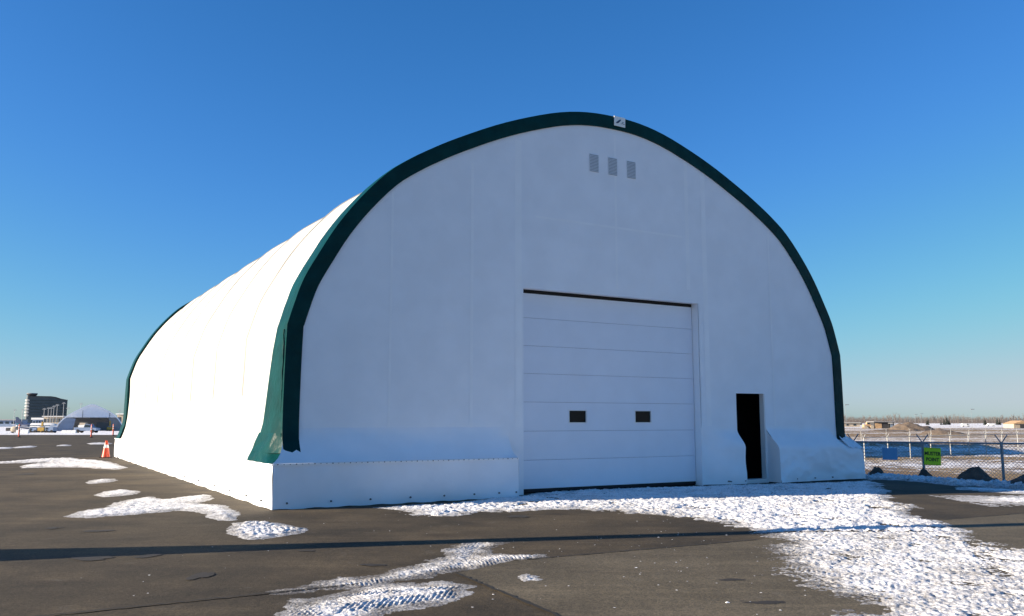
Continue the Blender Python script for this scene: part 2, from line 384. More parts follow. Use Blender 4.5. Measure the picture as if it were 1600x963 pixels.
# ------------------------------------------------------------------ snow on the ground: real relief
def sdf(px, py, poly):
    P = np.array(poly, float); Q = np.roll(P, -1, 0)
    best = np.full(px.shape, 1e9); inside = np.zeros(px.shape, bool)
    for (ax, ay), (bx, by) in zip(P, Q):
        ex, ey = bx - ax, by - ay; L2 = ex * ex + ey * ey + 1e-12
        t = np.clip(((px - ax) * ex + (py - ay) * ey) / L2, 0, 1)
        d = np.hypot(px - ax - t * ex, py - ay - t * ey); best = np.minimum(best, d)
        c = ((ay > py) != (by > py)); xx = ax + (py - ay) / (by - ay + 1e-12) * ex
        inside ^= c & (px < xx)
    return np.where(inside, best, -best)
def snow(label, poly, cell, thick=.03, ramp=.25, ragged=.12, lump=.02, tracks=(), ybounds=None, fine=1.0, name='snow_patch', sparse=0.0, groundfit=False, seed=0, lumpf=1.0, pits=0.0, patchy=0.0, dirt=.22):
    P = np.array(poly); x0, y0 = P.min(0) - .3; x1, y1 = P.max(0) + .3
    if ybounds: y0 = max(y0, ybounds[0]); y1 = min(y1, ybounds[1])
    gx = np.arange(x0, x1 + cell, cell); gy = np.arange(y0, y1 + cell, cell)
    X, Y = np.meshgrid(gx, gy, indexing='ij')
    d = sdf(X, Y, poly)
    d = d + ragged * fbm(X * 1.6, Y * 1.6, 4, 5 + seed) + ragged * .5 * fbm(X * 7, Y * 7, 3, 15 + seed)
    edge = np.clip(d / ramp, -1.2, 1)
    amp = np.clip(d / ramp * .7 + .35, .15, 1)
    n1 = fbm(X * 2.2 * lumpf, Y * 2.2 * lumpf, 3, 22 + seed); n2 = fbm(X * 7 * lumpf, Y * 7 * lumpf, 3, 27 + seed); n3 = fbm(X * 17, Y * 17, 2, 33 + seed)
    n4 = fbm(X * 31, Y * 31, 2, 37 + seed) if cell < .03 else 0
    rid = .7 - 2 * np.abs(fbm(X * 8 * lumpf, Y * 8 * lumpf, 3, 45 + seed))
    pit = fbm(X * 2.6, Y * 2.6, 2, 48 + seed); pit = sm((pit - .34) / .10) * pits
    thin = sm((-.05 - fbm(X * .9, Y * .9, 4, 52 + seed)) / .3)
    h = thick * edge + amp * lump * (.4 * n1 + .35 * n2 + .8 * n3 * fine + 1.0 * n4 + .4 * rid) - sparse * (1 - sm(d / (ramp * 5))) - pit * amp - patchy * thin
    for (tx, ty, ang, half, pitch, ta) in tracks:          # tyre tread pressed into the snow
        ca, sa = math.cos(ang), math.sin(ang)
        a = (X - tx) * ca + (Y - ty) * sa; b = -(X - tx) * sa + (Y - ty) * ca
        inn = sm((half - np.abs(b)) / .06) * sm(.75 + 1.2 * fbm(X * 2.4, Y * 2.4, 3, 55))
        wv = np.sin((a + np.abs(b) * .8) * 2 * math.pi / pitch + .8 * fbm(a * .7, b, 2, 50))
        h = h * (1 - .3 * inn) + inn * (ta * np.clip(wv * 1.8, -1, 1)) * np.clip(edge + .3, 0, 1)
    h = np.clip(h, -.03, .4)
    Z = h + (T(X, Y) if groundfit else 0) + .001
    keep = (h > -.004)
    nx, ny = X.shape
    fk = keep[:-1, :-1] | keep[1:, :-1] | keep[1:, 1:] | keep[:-1, 1:]
    I = np.arange(nx * ny).reshape(nx, ny)
    F = np.stack([I[:-1, :-1], I[1:, :-1], I[1:, 1:], I[:-1, 1:]], -1)[fk]
    used = np.unique(F); remap = np.full(nx * ny, -1); remap[used] = np.arange(len(used))
    V = np.stack([X, Y, Z], -1).reshape(-1, 3)[used]
    tn = np.clip(dirt + .2 * thin * (patchy > 0) + .6 * (1 - sm(d / (ramp * 1.2))) + .9 * dirt * fbm(X * .7, Y * .7, 3, 58 + seed), 0, 1.5)
    me = bpy.data.meshes.new(name); fast_mesh(me, V, remap[F]); me.materials.append(M['snow'])
    ta_ = me.attributes.new('thin', 'FLOAT', 'POINT'); ta_.data.foreach_set('value', tn.reshape(-1)[used].astype(np.float32))
    o = bpy.data.objects.new(name, me); C.objects.link(o); o['kind'] = 'stuff'; o['label'] = label
    return o
BIG = [(-2.63,16.67),(-2.25,16.92),(-1.27,17.45),(0.00,19.05),(1.22,20.79),(2.51,21.39),(3.81,21.61),(4.85,22.04),(6.67,22.72),(8.52,23.21),(9.55,23.70),(10.10,24.46),(9.65,22.99),(9.09,21.89),(8.17,18.84),(7.85,17.96),(7.62,16.43),(6.96,15.65),(6.80,14.75),(7.01,14.30),(6.84,13.39),(6.65,12.40),(6.78,11.66),(6.90,10.80),(7.2,6.0),(2.2,6.0),(2.40,6.97),(2.65,7.56),(2.87,7.87),(2.93,8.11),(2.73,8.30),(2.96,8.58),(2.91,8.93),(2.89,9.21),(3.01,10.08),(3.18,10.77),(3.33,11.63),(3.71,12.37),(3.78,13.29),(3.57,13.76),(3.43,14.44),(3.20,14.62),(2.28,15.60),(1.21,16.48),(0.17,16.23),(-0.64,16.00),(-1.03,15.26),(-1.50,15.15),(-1.74,15.88)]
snow('trampled snow spread from the big door towards the lower right corner', BIG, .016, .012, .55, .32, .0135, ybounds=(6.3, 13.0), name='trampled_snow', sparse=.004, lumpf=1.25, pits=.014, patchy=.0015, dirt=.50,
     tracks=[(3.6, 9.4, 2.1, .2, .07, .004), (3.7, 11.2, 2.6, .25, .07, .004)])
snow('trampled snow spread along the foot of the end wall', BIG, .028, .018, .35, .26, .024, ybounds=(12.97, 25), name='trampled_snow', lumpf=1.0, pits=.026, patchy=.008, dirt=.14)
snow('tyre marked snow patch, upper lobe, in the middle foreground',
     [(-2.22,8.61),(-1.96,8.99),(-1.86,9.41),(-1.70,9.41),(-1.60,9.30),(-1.48,9.52),(-1.29,9.81),(-1.03,10.11),(-0.94,10.44),(-0.80,10.93),(-0.91,11.23),(-0.75,11.98),(-0.48,12.07),(-0.08,12.07),(-0.15,11.72),(-0.33,11.39),(-0.32,10.93),(0.02,10.86),(0.39,10.94),(0.36,10.72),(0.02,10.44),(-0.21,10.12),(-0.43,9.87),(-0.70,9.64),(-0.95,9.31),(-1.27,9.10),(-1.40,9.00),(-1.53,8.85),(-1.81,8.80),(-1.94,8.80)],
     .014, .008, .18, .14, .010, tracks=[(-1.4, 9.3, .82, .3, .062, .006), (-.45, 10.6, .95, .34, .055, .006), (-.4, 11.6, .3, .3, .07, .006), (-.5, 10.9, 1.5, .24, .06, .006)], sparse=.003, seed=1, dirt=.6, patchy=.004)
snow('tyre marked snow patch at the bottom edge, nearest the camera',
     [(-1.92,7.87),(-1.95,8.19),(-1.86,8.23),(-1.71,8.35),(-1.61,8.53),(-1.52,8.80),(-1.24,8.90),(-1.10,9.00),(-0.91,8.90),(-0.74,9.10),(-0.58,9.05),(-0.48,8.86),(-0.54,8.45),(-0.65,8.11),(-0.74,7.99),(-0.86,7.88),(-1.02,7.84),(-1.12,7.66),(-1.14,7.55),(-1.11,7.1),(-1.71,7.1),(-1.89,7.73)],
     .013, .009, .18, .12, .010, tracks=[(-1.75, 7.9, 1.15, .2, .055, .007), (-1.2, 8.2, .95, .035, .3, .02), (-1.08, 8.2, .95, .03, .3, .02), (-.8, 8.5, .6, .34, .06, .006), (-1.5, 8.5, .35, .16, .06, .007)], seed=2, dirt=.5, patchy=.004)
snow('small oval snow patch in front of the hangar corner', [(-4.24,13.15),(-4.42,14.19),(-4.18,14.33),(-3.84,14.20),(-3.20,13.54),(-3.16,13.01),(-3.38,12.51),(-3.58,12.31),(-3.69,12.31)], .022, .022, .2, .10, .022, seed=3, tracks=[(-3.7, 13.3, 1.0, .3, .11, .01)])
snow('long ragged snow patch beside the sunlit side wall', [(-7.68,15.19),(-7.87,15.92),(-7.78,16.32),(-7.62,16.86),(-7.93,17.50),(-7.97,18.34),(-7.84,18.95),(-7.26,18.35),(-7.13,18.81),(-6.83,19.45),(-6.42,18.59),(-6.35,17.79),(-6.43,17.39),(-5.67,17.14),(-4.92,15.79),(-4.68,14.64),(-4.87,14.64),(-5.81,16.11),(-6.16,16.28),(-6.51,15.78),(-6.92,15.20),(-7.26,14.90)], .03, .022, .25, .12, .022, seed=4)
snow('small snow patch between the two long ones on the left', [(-9.26,19.49),(-9.46,20.35),(-9.33,20.91),(-8.78,20.53),(-8.52,19.50),(-8.84,19.02)], .035, .025, .25, .10, .022, seed=5)
snow('smallest snow patch beyond it on the left', [(-11.29,23.26),(-11.61,24.12),(-11.33,24.75),(-10.88,24.00),(-10.83,23.26),(-11.01,22.79)], .04, .025, .25, .08, .02, seed=6)
snow('wide snow patch reaching the left edge in front of the traffic cone', [(-20.86,34.16),(-20.11,34.17),(-20.09,36.39),(-19.45,37.01),(-19.17,38.02),(-17.69,36.04),(-16.38,35.11),(-14.67,32.33),(-13.58,30.60),(-13.38,29.41),(-14.43,30.17),(-15.16,30.78),(-15.94,30.76),(-17.01,30.36),(-17.72,31.36),(-18.12,34.22),(-19.61,33.32),(-20.24,33.16)], .06, .04, .3, .12, .04, seed=7)
for lab, pl in (('thin snow streak at the far left edge', [(-31.22,51.64),(-30.40,52.93),(-29.22,50.42),(-29.85,49.39)]), ('thin snow streak second from the left edge', [(-30.46,52.90),(-30.94,54.84),(-30.31,55.27),(-29.01,52.33),(-29.51,51.58)]),
                ('short thin snow streak in front of the far arched shelter', [(-30.00,57.29),(-29.63,58.25),(-28.60,56.04),(-29.10,55.54)]), ('thin snow streak behind the traffic cone', [(-30.33,61.91),(-30.45,63.90),(-28.87,62.62),(-27.74,59.69),(-28.67,59.13)])):
    snow(lab, pl, .1, .03, .3, .1, .02, seed=8)
snow('crumb of snow right of the tyre marked patch', [(0.10,9.30),(0.17,9.49),(0.31,9.34),(0.25,9.16),(0.14,9.16)], .014, .004, .1, .07, .012, seed=9)
snow('thin snow scatter at the right edge of the pavement', [(9.52,18.26),(10.21,18.71),(11.15,19.03),(11.72,19.04),(10.56,17.19),(10.08,17.44),(9.72,17.71)], .04, .004, .3, .35, .03, seed=10)
snow('thin shaded snow at the foot of the dirt heaps', [(10.9,21.0),(11.3,21.6),(12.4,20.6),(13,19.5),(12.6,18.6),(11.6,19.6)], .05, .008, .3, .3, .03, seed=11)
snow('shaded snow bank along the edge of the pavement', [(9.9,24.6),(10.1,26.2),(11.2,26.6),(12.2,25.9),(12.9,24.6),(13.6,23.2),(14.5,21.5),(14.3,19.5),(12.3,20.6),(11.8,21.9),(11.25,22.5),(10.9,23.4),(10.6,24.0)], .05, .10, .5, .3, .10, name='snow_bank', groundfit=True, seed=12, lumpf=.6)
# crumbs of snow scattered over the pavement
m = MB()
for k in range(190):
    x = random.uniform(-5, 4.5); y = random.uniform(7.2, 16)
    if random.random() < .5: x = random.gauss(2.2, 1.0); y = random.uniform(7.2, 13.5)
    r = random.uniform(.003, .011) * (2.2 if random.random() < .06 else 1); n = 6; h = r * .55
    ring = [(x + r * random.uniform(.6, 1.3) * math.cos(t * 1.047) * 1.4, y + r * random.uniform(.6, 1.3) * math.sin(t * 1.047), .002) for t in range(n)]
    m.add(ring + [(x, y, h)], [(t, (t + 1) % n, n) for t in range(n)])
m.build('snow_crumbs', M['snow'], kind='stuff', label='crumbs of snow scattered over the asphalt')

# ------------------------------------------------------------------ the fabric hangar
YAW, HW, LEN = .5282, 8.32, 27.36
A = Vector((-4.4398, 16.2085)); U = Vector((math.cos(YAW), math.sin(YAW)))
org = A + U * HW
H = thing('fabric_hangar', 'large white arched fabric hangar with dark green edge trim', 'hangar', (org.x, org.y, 0), YAW)
VW = .42                                     # plane of the end wall behind the foot of its skirt
up = [(8.02, 3.51), (7.90, 3.92), (7.725, 4.43), (7.43, 4.98), (7.06, 5.60), (6.60, 6.21), (6.01, 6.84), (5.46, 7.25), (4.92, 7.58), (4.35, 7.89), (3.40, 8.35), (2.50, 8.71), (1.60, 9.0), (.8, 9.15), (0, 9.19)]
up = up + [(-x, z) for x, z in up[-2::-1]]
def catmull(P, n=3):
    P = [Vector(p) for p in P]; out = []
    for i in range(len(P) - 1):
        p0 = P[max(0, i - 1)]; p1 = P[i]; p2 = P[i + 1]; p3 = P[min(len(P) - 1, i + 2)]
        for k in range(n):
            t = k / n
            out.append(.5 * ((2 * p1) + (p2 - p0) * t + (2 * p0 - 5 * p1 + 4 * p2 - p3) * t * t + (3 * p1 - p0 - 3 * p2 + p3) * t ** 3))
    out.append(P[-1]); return out
arc = catmull(up, 3)
def with_legs(leg):                           # leg: points from the foot up to the knee, right side
    r = [Vector(p) for p in leg]
    return r + arc + [Vector((-p.x, p.y)) for p in reversed(r)]
def normals(P):
    N = []
    for i in range(len(P)):
        a = P[max(0, i - 1)]; b = P[min(len(P) - 1, i + 1)]; d = (b - a).normalized(); N.append(Vector((d.y, -d.x)))
    return N
# roof cover, sagging a little between the frames
roofP = with_legs([(8.30, .85), (8.20, 1.12), (8.12, 1.42), (8.085, 1.75), (8.07, 2.2), (8.05, 2.7), (8.035, 3.15)])
N = normals(roofP); nb = 8; rows = []
v0, v1 = .62, LEN - .62
for b in range(nb):
    for k in range(8):
        t = k / 8; rows.append((v0 + (v1 - v0) * (b + t) / nb, (math.sin(math.pi * t)) ** .75))
rows.append((v1, 0))
P = []
for v, s in rows:
    row = []
    for p, n in zip(roofP, N):
        low = sm((p.y - .9) / 2.2)
        q = p - n * (.085 * s * float(low) + .012)
        row.append((q.x, v, q.y + .006 * math.sin(v * 3 + p.x)))
    P.append(row)
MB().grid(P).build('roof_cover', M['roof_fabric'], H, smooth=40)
# lap seams over the frames
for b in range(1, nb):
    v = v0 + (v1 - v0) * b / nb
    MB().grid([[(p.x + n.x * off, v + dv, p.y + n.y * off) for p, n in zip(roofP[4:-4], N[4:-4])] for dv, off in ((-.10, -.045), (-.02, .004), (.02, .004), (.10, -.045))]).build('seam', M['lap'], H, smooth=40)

_rf = sorted(((p.y, p.x) for p in roofP[:8]))
def roof_x(z): return float(np.interp(z, [q[0] for q in _rf], [q[1] for q in _rf]))
def trim(vf, sgn, name):
    T_ = with_legs([(8.06, .93), (8.055, 1.22), (8.055, 1.3), (8.05, 1.6), (8.05, 1.9), (8.045, 2.5), (8.035, 3.05)]); n_ = normals(T_)
    def back(z): return float(np.interp(z, [.9, 1.3, 1.9, 3.0, 3.5, 9.2], [1.78, 1.72, 1.60, 1.36, 1.12, 1.05])) - .38
    rings = []
    for i, (p, n) in enumerate(zip(T_, n_)):
        o = p + n * .03; inn = p - n * .295
        if abs(p.y - .93) < .01: inn.y = .84; o.y = 1.02
        bk = back(p.y) + .012 * math.sin(i * 2.3)
        sx = 1 if o.x > 0 else -1
        low = p.y < 3.2
        ob = Vector((sx * max(abs(o.x), roof_x(p.y) + .035), o.y)) if low else o
        dr = lambda z: max(0.0, .38 - (VW - (VW + .005) * (max(0, min(1, (1.5 - z) / .658)) ** 1.65)) + .03) * .8 if (z < 1.5 and p.x < 0 and sgn > 0) else 0.0
        pk = .010 * math.sin(i * 2.1) + .008 * math.sin(i * 3.7 + 1)
        rings.append([(inn.x, vf + sgn * (.055 - dr(inn.y)), inn.y), (inn.x, vf - sgn * dr(inn.y), inn.y), ((o.x + inn.x) / 2, vf - sgn * (.012 + pk + dr((o.y + inn.y) / 2)), (o.y + inn.y) / 2), (o.x, vf - sgn * dr(o.y), o.y),
                      ((o.x if not low else sx * max(abs(o.x), roof_x(p.y) + .012)) + n.x * .012, vf + sgn * .18, o.y + n.y * .012), (ob.x + n.x * .006, vf + sgn * bk * .6, ob.y + n.y * .006), (ob.x - n.x * .004, vf + sgn * bk, ob.y - n.y * .004), (p.x - n.x * .02, vf + sgn * (bk + .004), p.y - n.y * .02)])
    return MB().grid(rings).build(name, M['green'], H, smooth=35)
trim(.38, 1, 'edge_trim'); trim(LEN - .38, -1, 'edge_trim')
def skirt(side, vf, sgn):                      # flared green cloth from the leg down to the top of the base
    P = []
    for j in range(19):
        t = j / 18; row = []
        for i in range(9):
            q = i / 8
            top = (8.09, vf + sgn * (-.01 + 1.39 * t), 1.40); bot = (8.345, vf + sgn * (-.37 + 1.9 * t), .835)
            x1 = roof_x(top[2] + (bot[2] - top[2]) * (q ** .85)) + .05 + .02 * q; x0 = 8.10 + .245 * q ** 5; x = x0 + (x1 - x0) * float(sm(t / .19)); va = vf + sgn * (-.01 - .365 * q ** 4); vb = vf + sgn * (1.38 + .16 * q); v = va + (vb - va) * t; z = top[2] + (bot[2] - top[2]) * (q ** .85)
            wv = .022 * math.sin((t * 9 - q * 5)) * math.sin(math.pi * min(1, q * 1.1)) + .012 * math.sin(t * 21 + q * 8) * q
            row.append((side * (x + wv), v, z))
        P.append(row)
    MB().grid(P).build('corner_skirt', M['green'], H, smooth=50)
skirt(-1, .38, 1)
for side in (-1, 1): skirt(side, LEN - .38, -1)
# folded cloth edge down the near left leg, lashing
m = MB(); pp = None
for k in range(24):
    z = 3.42 - k * .1; p = (-8.088 - .004 * math.sin(k * 1.7), .455 + .012 * math.sin(k * .9) + .03 * (k / 24), z)
    if pp: m.tube(pp, p, .016, .016, 6, caps=False)
    pp = p
m.build('trim_fold', M['green'], H, smooth=80)
# white tag on the leg
MB().box(-8.108, -8.098, .66, .77, 1.30, 1.55).build('tag', M['reflective'], H)

# end wall, upper flat sheet with the two door openings
inner = [p - n * .20 for p, n in zip(arc, normals(arc))]
D0, D1, DT = -2.635, 2.655, 4.66            # big door opening
E0, E1, ET = 3.915, 4.965, 2.355            # small door opening
ZF = 1.5
wall = [(7.85, ZF)] + [(p.x, p.y) for p in inner] + [(-7.85, ZF), (D0, ZF), (D0, DT), (D1, DT), (D1, ZF), (E0, ZF), (E0, ET), (E1, ET), (E1, ZF)]
MB().add([(x, VW, z) for x, z in wall], [tuple(range(len(wall)))]).build('end_wall', M['fabric'], H)
bwall = [(8.0, 0)] + [(p.x, p.y) for p in arc] + [(-8.0, 0)]
MB().add([(x, LEN - .45, z) for x, z in bwall], [tuple(range(len(bwall)))]).build('back_wall', M['fabric'], H)
# welded double-cloth strips on the end wall
def wstrip(x0, x1, z0, z1, lean=0):
    MB().add([(x0, VW - .004, z0), (x1, VW - .004, z0), (x1 + lean, VW - .004, z1), (x0 + lean, VW - .004, z1)], [(0, 1, 2, 3)]).build('wall_seam', M['fabric_seam'], H)
wstrip(-2.85, -2.68, 1.5, 8.15); wstrip(2.86, 3.02, 1.5, 8.2); wstrip(-4.0, -3.93, 1.5, 7.4); wstrip(.02, .08, 4.85, 8.75); wstrip(5.3, 5.36, 1.5, 7.0); wstrip(-5.9, -5.85, 1.5, 6.5)
wstrip(-2.3, 2.2, 6.35, 6.40); wstrip(2.3, 2.42, 5.0, 8.4)

def flare(cols, name, zs, vfun, z_wr=.012, seed=0):
    P = []
    for z in zs:
        row = []
        for x in cols:
            v = vfun(x, z)
            f = float(sm((1.5 - z) / .3)) * z_wr
            wr = f * (float(fbm(np.array(x * 1.4 + z * .8), np.array(z * 2.4 - x * .35), 4, 3 + seed)) + .6 * math.sin(x * 3.1 + z * 7 + seed))
            row.append((x, v + wr, z))
        P.append(row)
    return MB().grid(P).build(name, M['fabric'], H, smooth=45)
def ease(z, z0, z1): return float(sm((z0 - z) / (z0 - z1)))
ZS = [1.5, 1.42, 1.34, 1.26, 1.18, 1.1, 1.02, .94, .88, .842]
def vL(x, z):
    t = (1.5 - z) / (1.5 - .842); fold = float(sm((x + 3.55) / .53)) * max(0, 1 - t) ** .5
    return VW + (-.005 - VW) * (t ** (1.65 )) * (1 - .93 * fold)
xsL = list(np.linspace(-8.33, -3.014, 60))
PL = []
for z in ZS:
    t = (1.5 - z) / .658; row = []
    for i, x in enumerate(xsL):
        xl = 8.085 + .26 * t ** 4; xx = x + (8.33 - min(8.345, xl)) * (1 - i / 59) ** 6
        wr = .026 * math.sin(math.pi * t) * (1 - float(sm((-7.2 - xx) / .5))) * (float(fbm(np.array(xx * 1.2 + z), np.array(z * 2.2 - xx * .3), 4, 3)) * 1.3 + .5 * math.sin(xx * 2.3 + z * 6))
        row.append((xx, vL(x, z) + wr, z))
    PL.append(row)
MB().grid(PL).build('wall_flare', M['fabric'], H, smooth=45)
def base_cover(pts, wav=.012, name='base_cover', top=.84, thick=.62):
    """weighted cloth over the footing blocks along a plan polyline"""
    P = []
    for j, z in enumerate((top, top - .02, top * .7, top * .4, .12, .0)):
        row = []
        for i, (x, v, nx, nv) in enumerate(pts):
            o = wav * math.sin(i * .9 + j) * (.3 if j < 2 else 1) + (.0 if j else -.004)
            row.append((x + nx * o, v + nv * o, z + (.010 * math.sin(i * 1.3) if j == 5 else 0)))
        P.append(row)
    P.insert(0, [(x - nx * .12, v - nv * .12, top + .012) for x, v, nx, nv in pts])
    return MB().grid(P).build(name, M['fabric'], H, smooth=50)
front = [(x, 0, 0, -1) for x in np.linspace(-8.33, -3.014, 40)]
base_cover(front)
base_cover([(-8.335, v, -1, 0) for v in np.linspace(-.004, LEN, 90)])
base_cover([(8.335, v, 1, 0) for v in np.linspace(-.002, LEN, 60)])
# top lip lap line along the front and side base covers
MB().box(-8.34, -3.014, -.018, -.006, .805, .838).build('lap_hem', M['fabric_seam'], H)
MB().box(-8.362, -8.350, -.0, LEN, .800, .836).build('lap_hem', M['fabric_seam'], H)
# end return of the left base, and the plain wall strip beside the big door
MB().grid([[(-3.012, v, z) for v in (0, .2, VW)] for z in (0, .84)]).build('base_return', M['fabric'], H)
MB().grid([[(x, VW, z) for x in (-3.02, D0)] for z in (.0, .8, 1.5)]).build('wall_strip', M['fabric'], H)
# cloth between the two doors
def vM(x, z):
    f = float(sm((x - D1 - .1) / .9)); return VW - .26 * f * ease(z, 1.42, .92) - .02 * f * (1 - z / 1.5)
flare(list(np.linspace(D1, E0, 22)), 'wall_flare', list(np.linspace(1.5, .02, 30)), vM, .030, 4)
# cloth right of the small door
ER = 4.985
ZR = list(np.linspace(1.5, .02, 30))
def vR(x, z):
    k = float(sm((x - 7.45) / .35)); return VW - (VW - .02) * ease(z, 1.46 - .30 * k, .86 - .06 * k) - .03 * (1 - z / 1.5)
PR = []
for z in ZR:
    row = []; t = ease(z, 1.5, .9)
    for i, x in enumerate(np.linspace(4.985, 8.33, 60)):
        xx = x - .30 * (1 - t) * (i / 59) ** 5 + (0 if i else -.02 * (1 - t))
        wr = (1 - .8 * float(sm((xx - 7.4) / .3)) * float(sm((z - .9) / .2))) * .036 * float(sm((1.5 - z) / .3)) * (1.4 * float(fbm(np.array(xx * 1.3 + z * 1.4), np.array(z * 2.6 - xx * .5), 4, 8)) + .35 * math.sin(xx * 2.2 - z * 5) - .9 * (1 - abs(float(fbm(np.array(xx * 1.7 - z * 1.9 + 9), np.array(z * 1.6 + xx * .8), 3, 19)))) ** 6) + .010 * float(fbm(np.array(xx * 5.), np.array(z * 5.), 3, 13)) * t
        row.append((xx, vR(x, z) + wr, z))
    PR.append(row)
MB().grid(PR).build('wall_flare', M['fabric'], H, smooth=45)
MB().grid([[(4.985 - .02 * (1 - ease(z, 1.5, .9)), vR(4.985, z) + (VW + .02 - vR(4.985, z)) * q, z) for q in (-.06, .35, .7, 1)] for z in ZR]).build('base_return', M['fabric'], H, smooth=45)
MB().grid([[(8.345, v, z) for v in (0.0, .4, .8)] for z in (.0, .5, .9)]).build('corner_fold', M['fabric'], H)
# bunched cloth at the right leg
P = []
for j in range(10):
    t = j / 9; row = []
    for i in range(10):
        q = i / 9
        row.append((7.8 + .56 * q ** 1.2 + .3 * t * 0, .36 - .34 * t + .05 * math.sin(q * 9 + t * 4) * (1 - t) + .25 * q * (1 - t), 1.22 - .34 * t - .02 * q + .03 * math.sin(q * 14)))
    P.append(row)
MB().grid(P).build('corner_fold', M['fabric'], H, smooth=60)
# rivets and grommets, far too small to pick apart
m = MB()
for k in range(45):
    x = -8.25 + k * .118; m.box(x - .007, x + .007, -.026, -.017, .820, .832) if k % 3 else m.box(x - .010, x + .010, -.028, -.017, .818, .836)
for x in (-8.05, -7.2, -6.4, -5.55, -4.8, -4.1, -3.5, -3.08): m.tube((x, -.001, .11), (x, -.03, .11), .02, .016, 8)
for v in (.7, 1.9, 3.4, 5, 7, 9, 11.5): m.tube((-8.33, v, .12), (-8.372, v, .12), .02, .016, 8)
for x in (3.35, 3.85, 5.6, 6.3, 7.0, 7.8): m.tube((x, .25 if x < 4 else .0, .1), (x, .10 if x < 4 else -.04, .1), .017, .014, 8)
m.build('grommets', M['rivet'], H, kind='stuff')

# big overhead door
OD = MB().box(D0 - .1, D1 + .1, .70, .72, 0, DT + .1).build('overhead_door', M['black'], H)
zb = [.10, .745, 1.40, 2.063, 2.715, 3.357, 4.005, 4.585]
WINS = [(-1.243, -.759), (.719, 1.207)]; WZ = (1.597, 1.870)
for k in range(7):
    z0, z1 = zb[k] + .0025, zb[k + 1] - .0025
    if k == 2:
        xs = [D0 + .012, WINS[0][0], WINS[0][1], WINS[1][0], WINS[1][1], D1 - .012]; zz = [z0, WZ[0], WZ[1], z1]; m = MB()
        for i in range(5):
            for j in range(3):
                if j == 1 and i in (1, 3):
                    x0, x1 = xs[i], xs[i + 1]
                    for q in (((x0, WZ[0]), (x1, WZ[0])), ((x1, WZ[0]), (x1, WZ[1])), ((x1, WZ[1]), (x0, WZ[1])), ((x0, WZ[1]), (x0, WZ[0]))):
                        m.add([(q[0][0], .645, q[0][1]), (q[1][0], .645, q[1][1]), (q[1][0], .69, q[1][1]), (q[0][0], .69, q[0][1])], [(0, 1, 2, 3)])
                else: m.add([(xs[i], .645, zz[j]), (xs[i + 1], .645, zz[j]), (xs[i + 1], .645, zz[j + 1]), (xs[i], .645, zz[j + 1])], [(0, 1, 2, 3)])
        m.box(xs[0], xs[-1], .646, .69, z0, z0 + .01); m.box(xs[0], xs[-1], .646, .69, z1 - .01, z1)
        me = m.mesh('door_panel', M['door'], None, normals=False)
        o = bpy.data.objects.new('door_panel', me); C.objects.link(o); o.parent = OD
    else:
        MB().box(D0 + .012, D1 - .012, .645, .69, z0, z1).build('door_panel', M['door'], OD, bevel=.004)
for x0, x1 in WINS:
    m = MB(); f = .022
    for q in ((x0 - f, x0, WZ[0] - f, WZ[1] + f), (x1, x1 + f, WZ[0] - f, WZ[1] + f), (x0, x1, WZ[0] - f, WZ[0]), (x0, x1, WZ[1], WZ[1] + f)): m.box(q[0], q[1], .634, .65, q[2], q[3])
    m.build('window_frame', M['frame_white'], OD)
    MB().box(x0, x1, .672, .680, WZ[0], WZ[1]).build('window_pane', M['glass'], OD)
MB().box(D0 + .02, D1 - .02, .648, .688, .035, .098).build('bottom_seal', M['black'], OD)
MB().box(D0, D1, .66, .69, 4.592, DT + .05).build('top_seal', M['black'], OD)
# cloth returns round the big opening
MB().box(D1, D1 + .03, VW, .72, 0, DT + .03).build('door_jamb', M['fabric'], H)
MB().box(D0 - .03, D0, VW + .003, .72, 0, DT + .03).build('door_jamb', M['fabric'], H)
MB().box(D0 - .03, D1 + .03, VW + .003, .60, DT, DT + .03).build('door_lintel', M['fabric'], H)
# small open doorway
DW = MB().box(E0 - .02, E1 + .02, VW - .02, VW + .25, 0, .10).build('doorway', M['frame_white'], H)
MB().box(E1 - .035, E1 + .03, VW + .004, VW + .16, .10, ET).build('jamb', M['frame_white'], DW)
MB().box(E0 - .05, E0 + .004, VW + .004, VW + .16, .10, ET).build('jamb', M['frame_white'], DW)
MB().box(E0 - .05, E1 + .03, VW + .004, VW + .16, ET, ET + .05).build('head', M['frame_white'], DW)
MB().box(3.2, 6.6, 2.2, 2.24, 0, 2.9).build('doorway_dark_screen', M['dark_gap'], H)  # black screens added behind the doorway to keep the interior dark
MB().box(3.2, 3.24, .75, 2.2, 0, 2.9).build('doorway_dark_screen', M['dark_gap'], H)
MB().box(6.56, 6.6, .75, 2.2, 0, 2.9).build('doorway_dark_screen', M['dark_gap'], H)
# louvre vents near the ridge
def vent(x):
    o = MB().box(x - .135, x + .135, VW - .012, VW - .004, 7.69, 8.155).build('louvre_vent', M['fabric_seam'], H)
    src = None
    for k in range(12):
        z = 7.715 + k * .0372
        if src is None:
            src = MB().add([(-.135, VW - .026, 0), (.135, VW - .026, 0), (.135, VW - .012, .026), (-.135, VW - .012, .026), (-.135, VW - .012, .016), (.135, VW - .012, .016)],
                           [(0, 1, 2, 3), (0, 4, 5, 1), (4, 3, 2, 5)]).build('slat', M['vent'], o); src.location = (x, 0, z)
            gap = MB().box(-.13, .13, VW - .0165, VW - .0125, -.010, .006).build('slot', M['slot'], o); gap.location = (x, 0, z)
        else: piece(src, o, (x, 0, z)); piece(gap, o, (x, 0, z))
for x in (-.60, -.03, .555): vent(x)
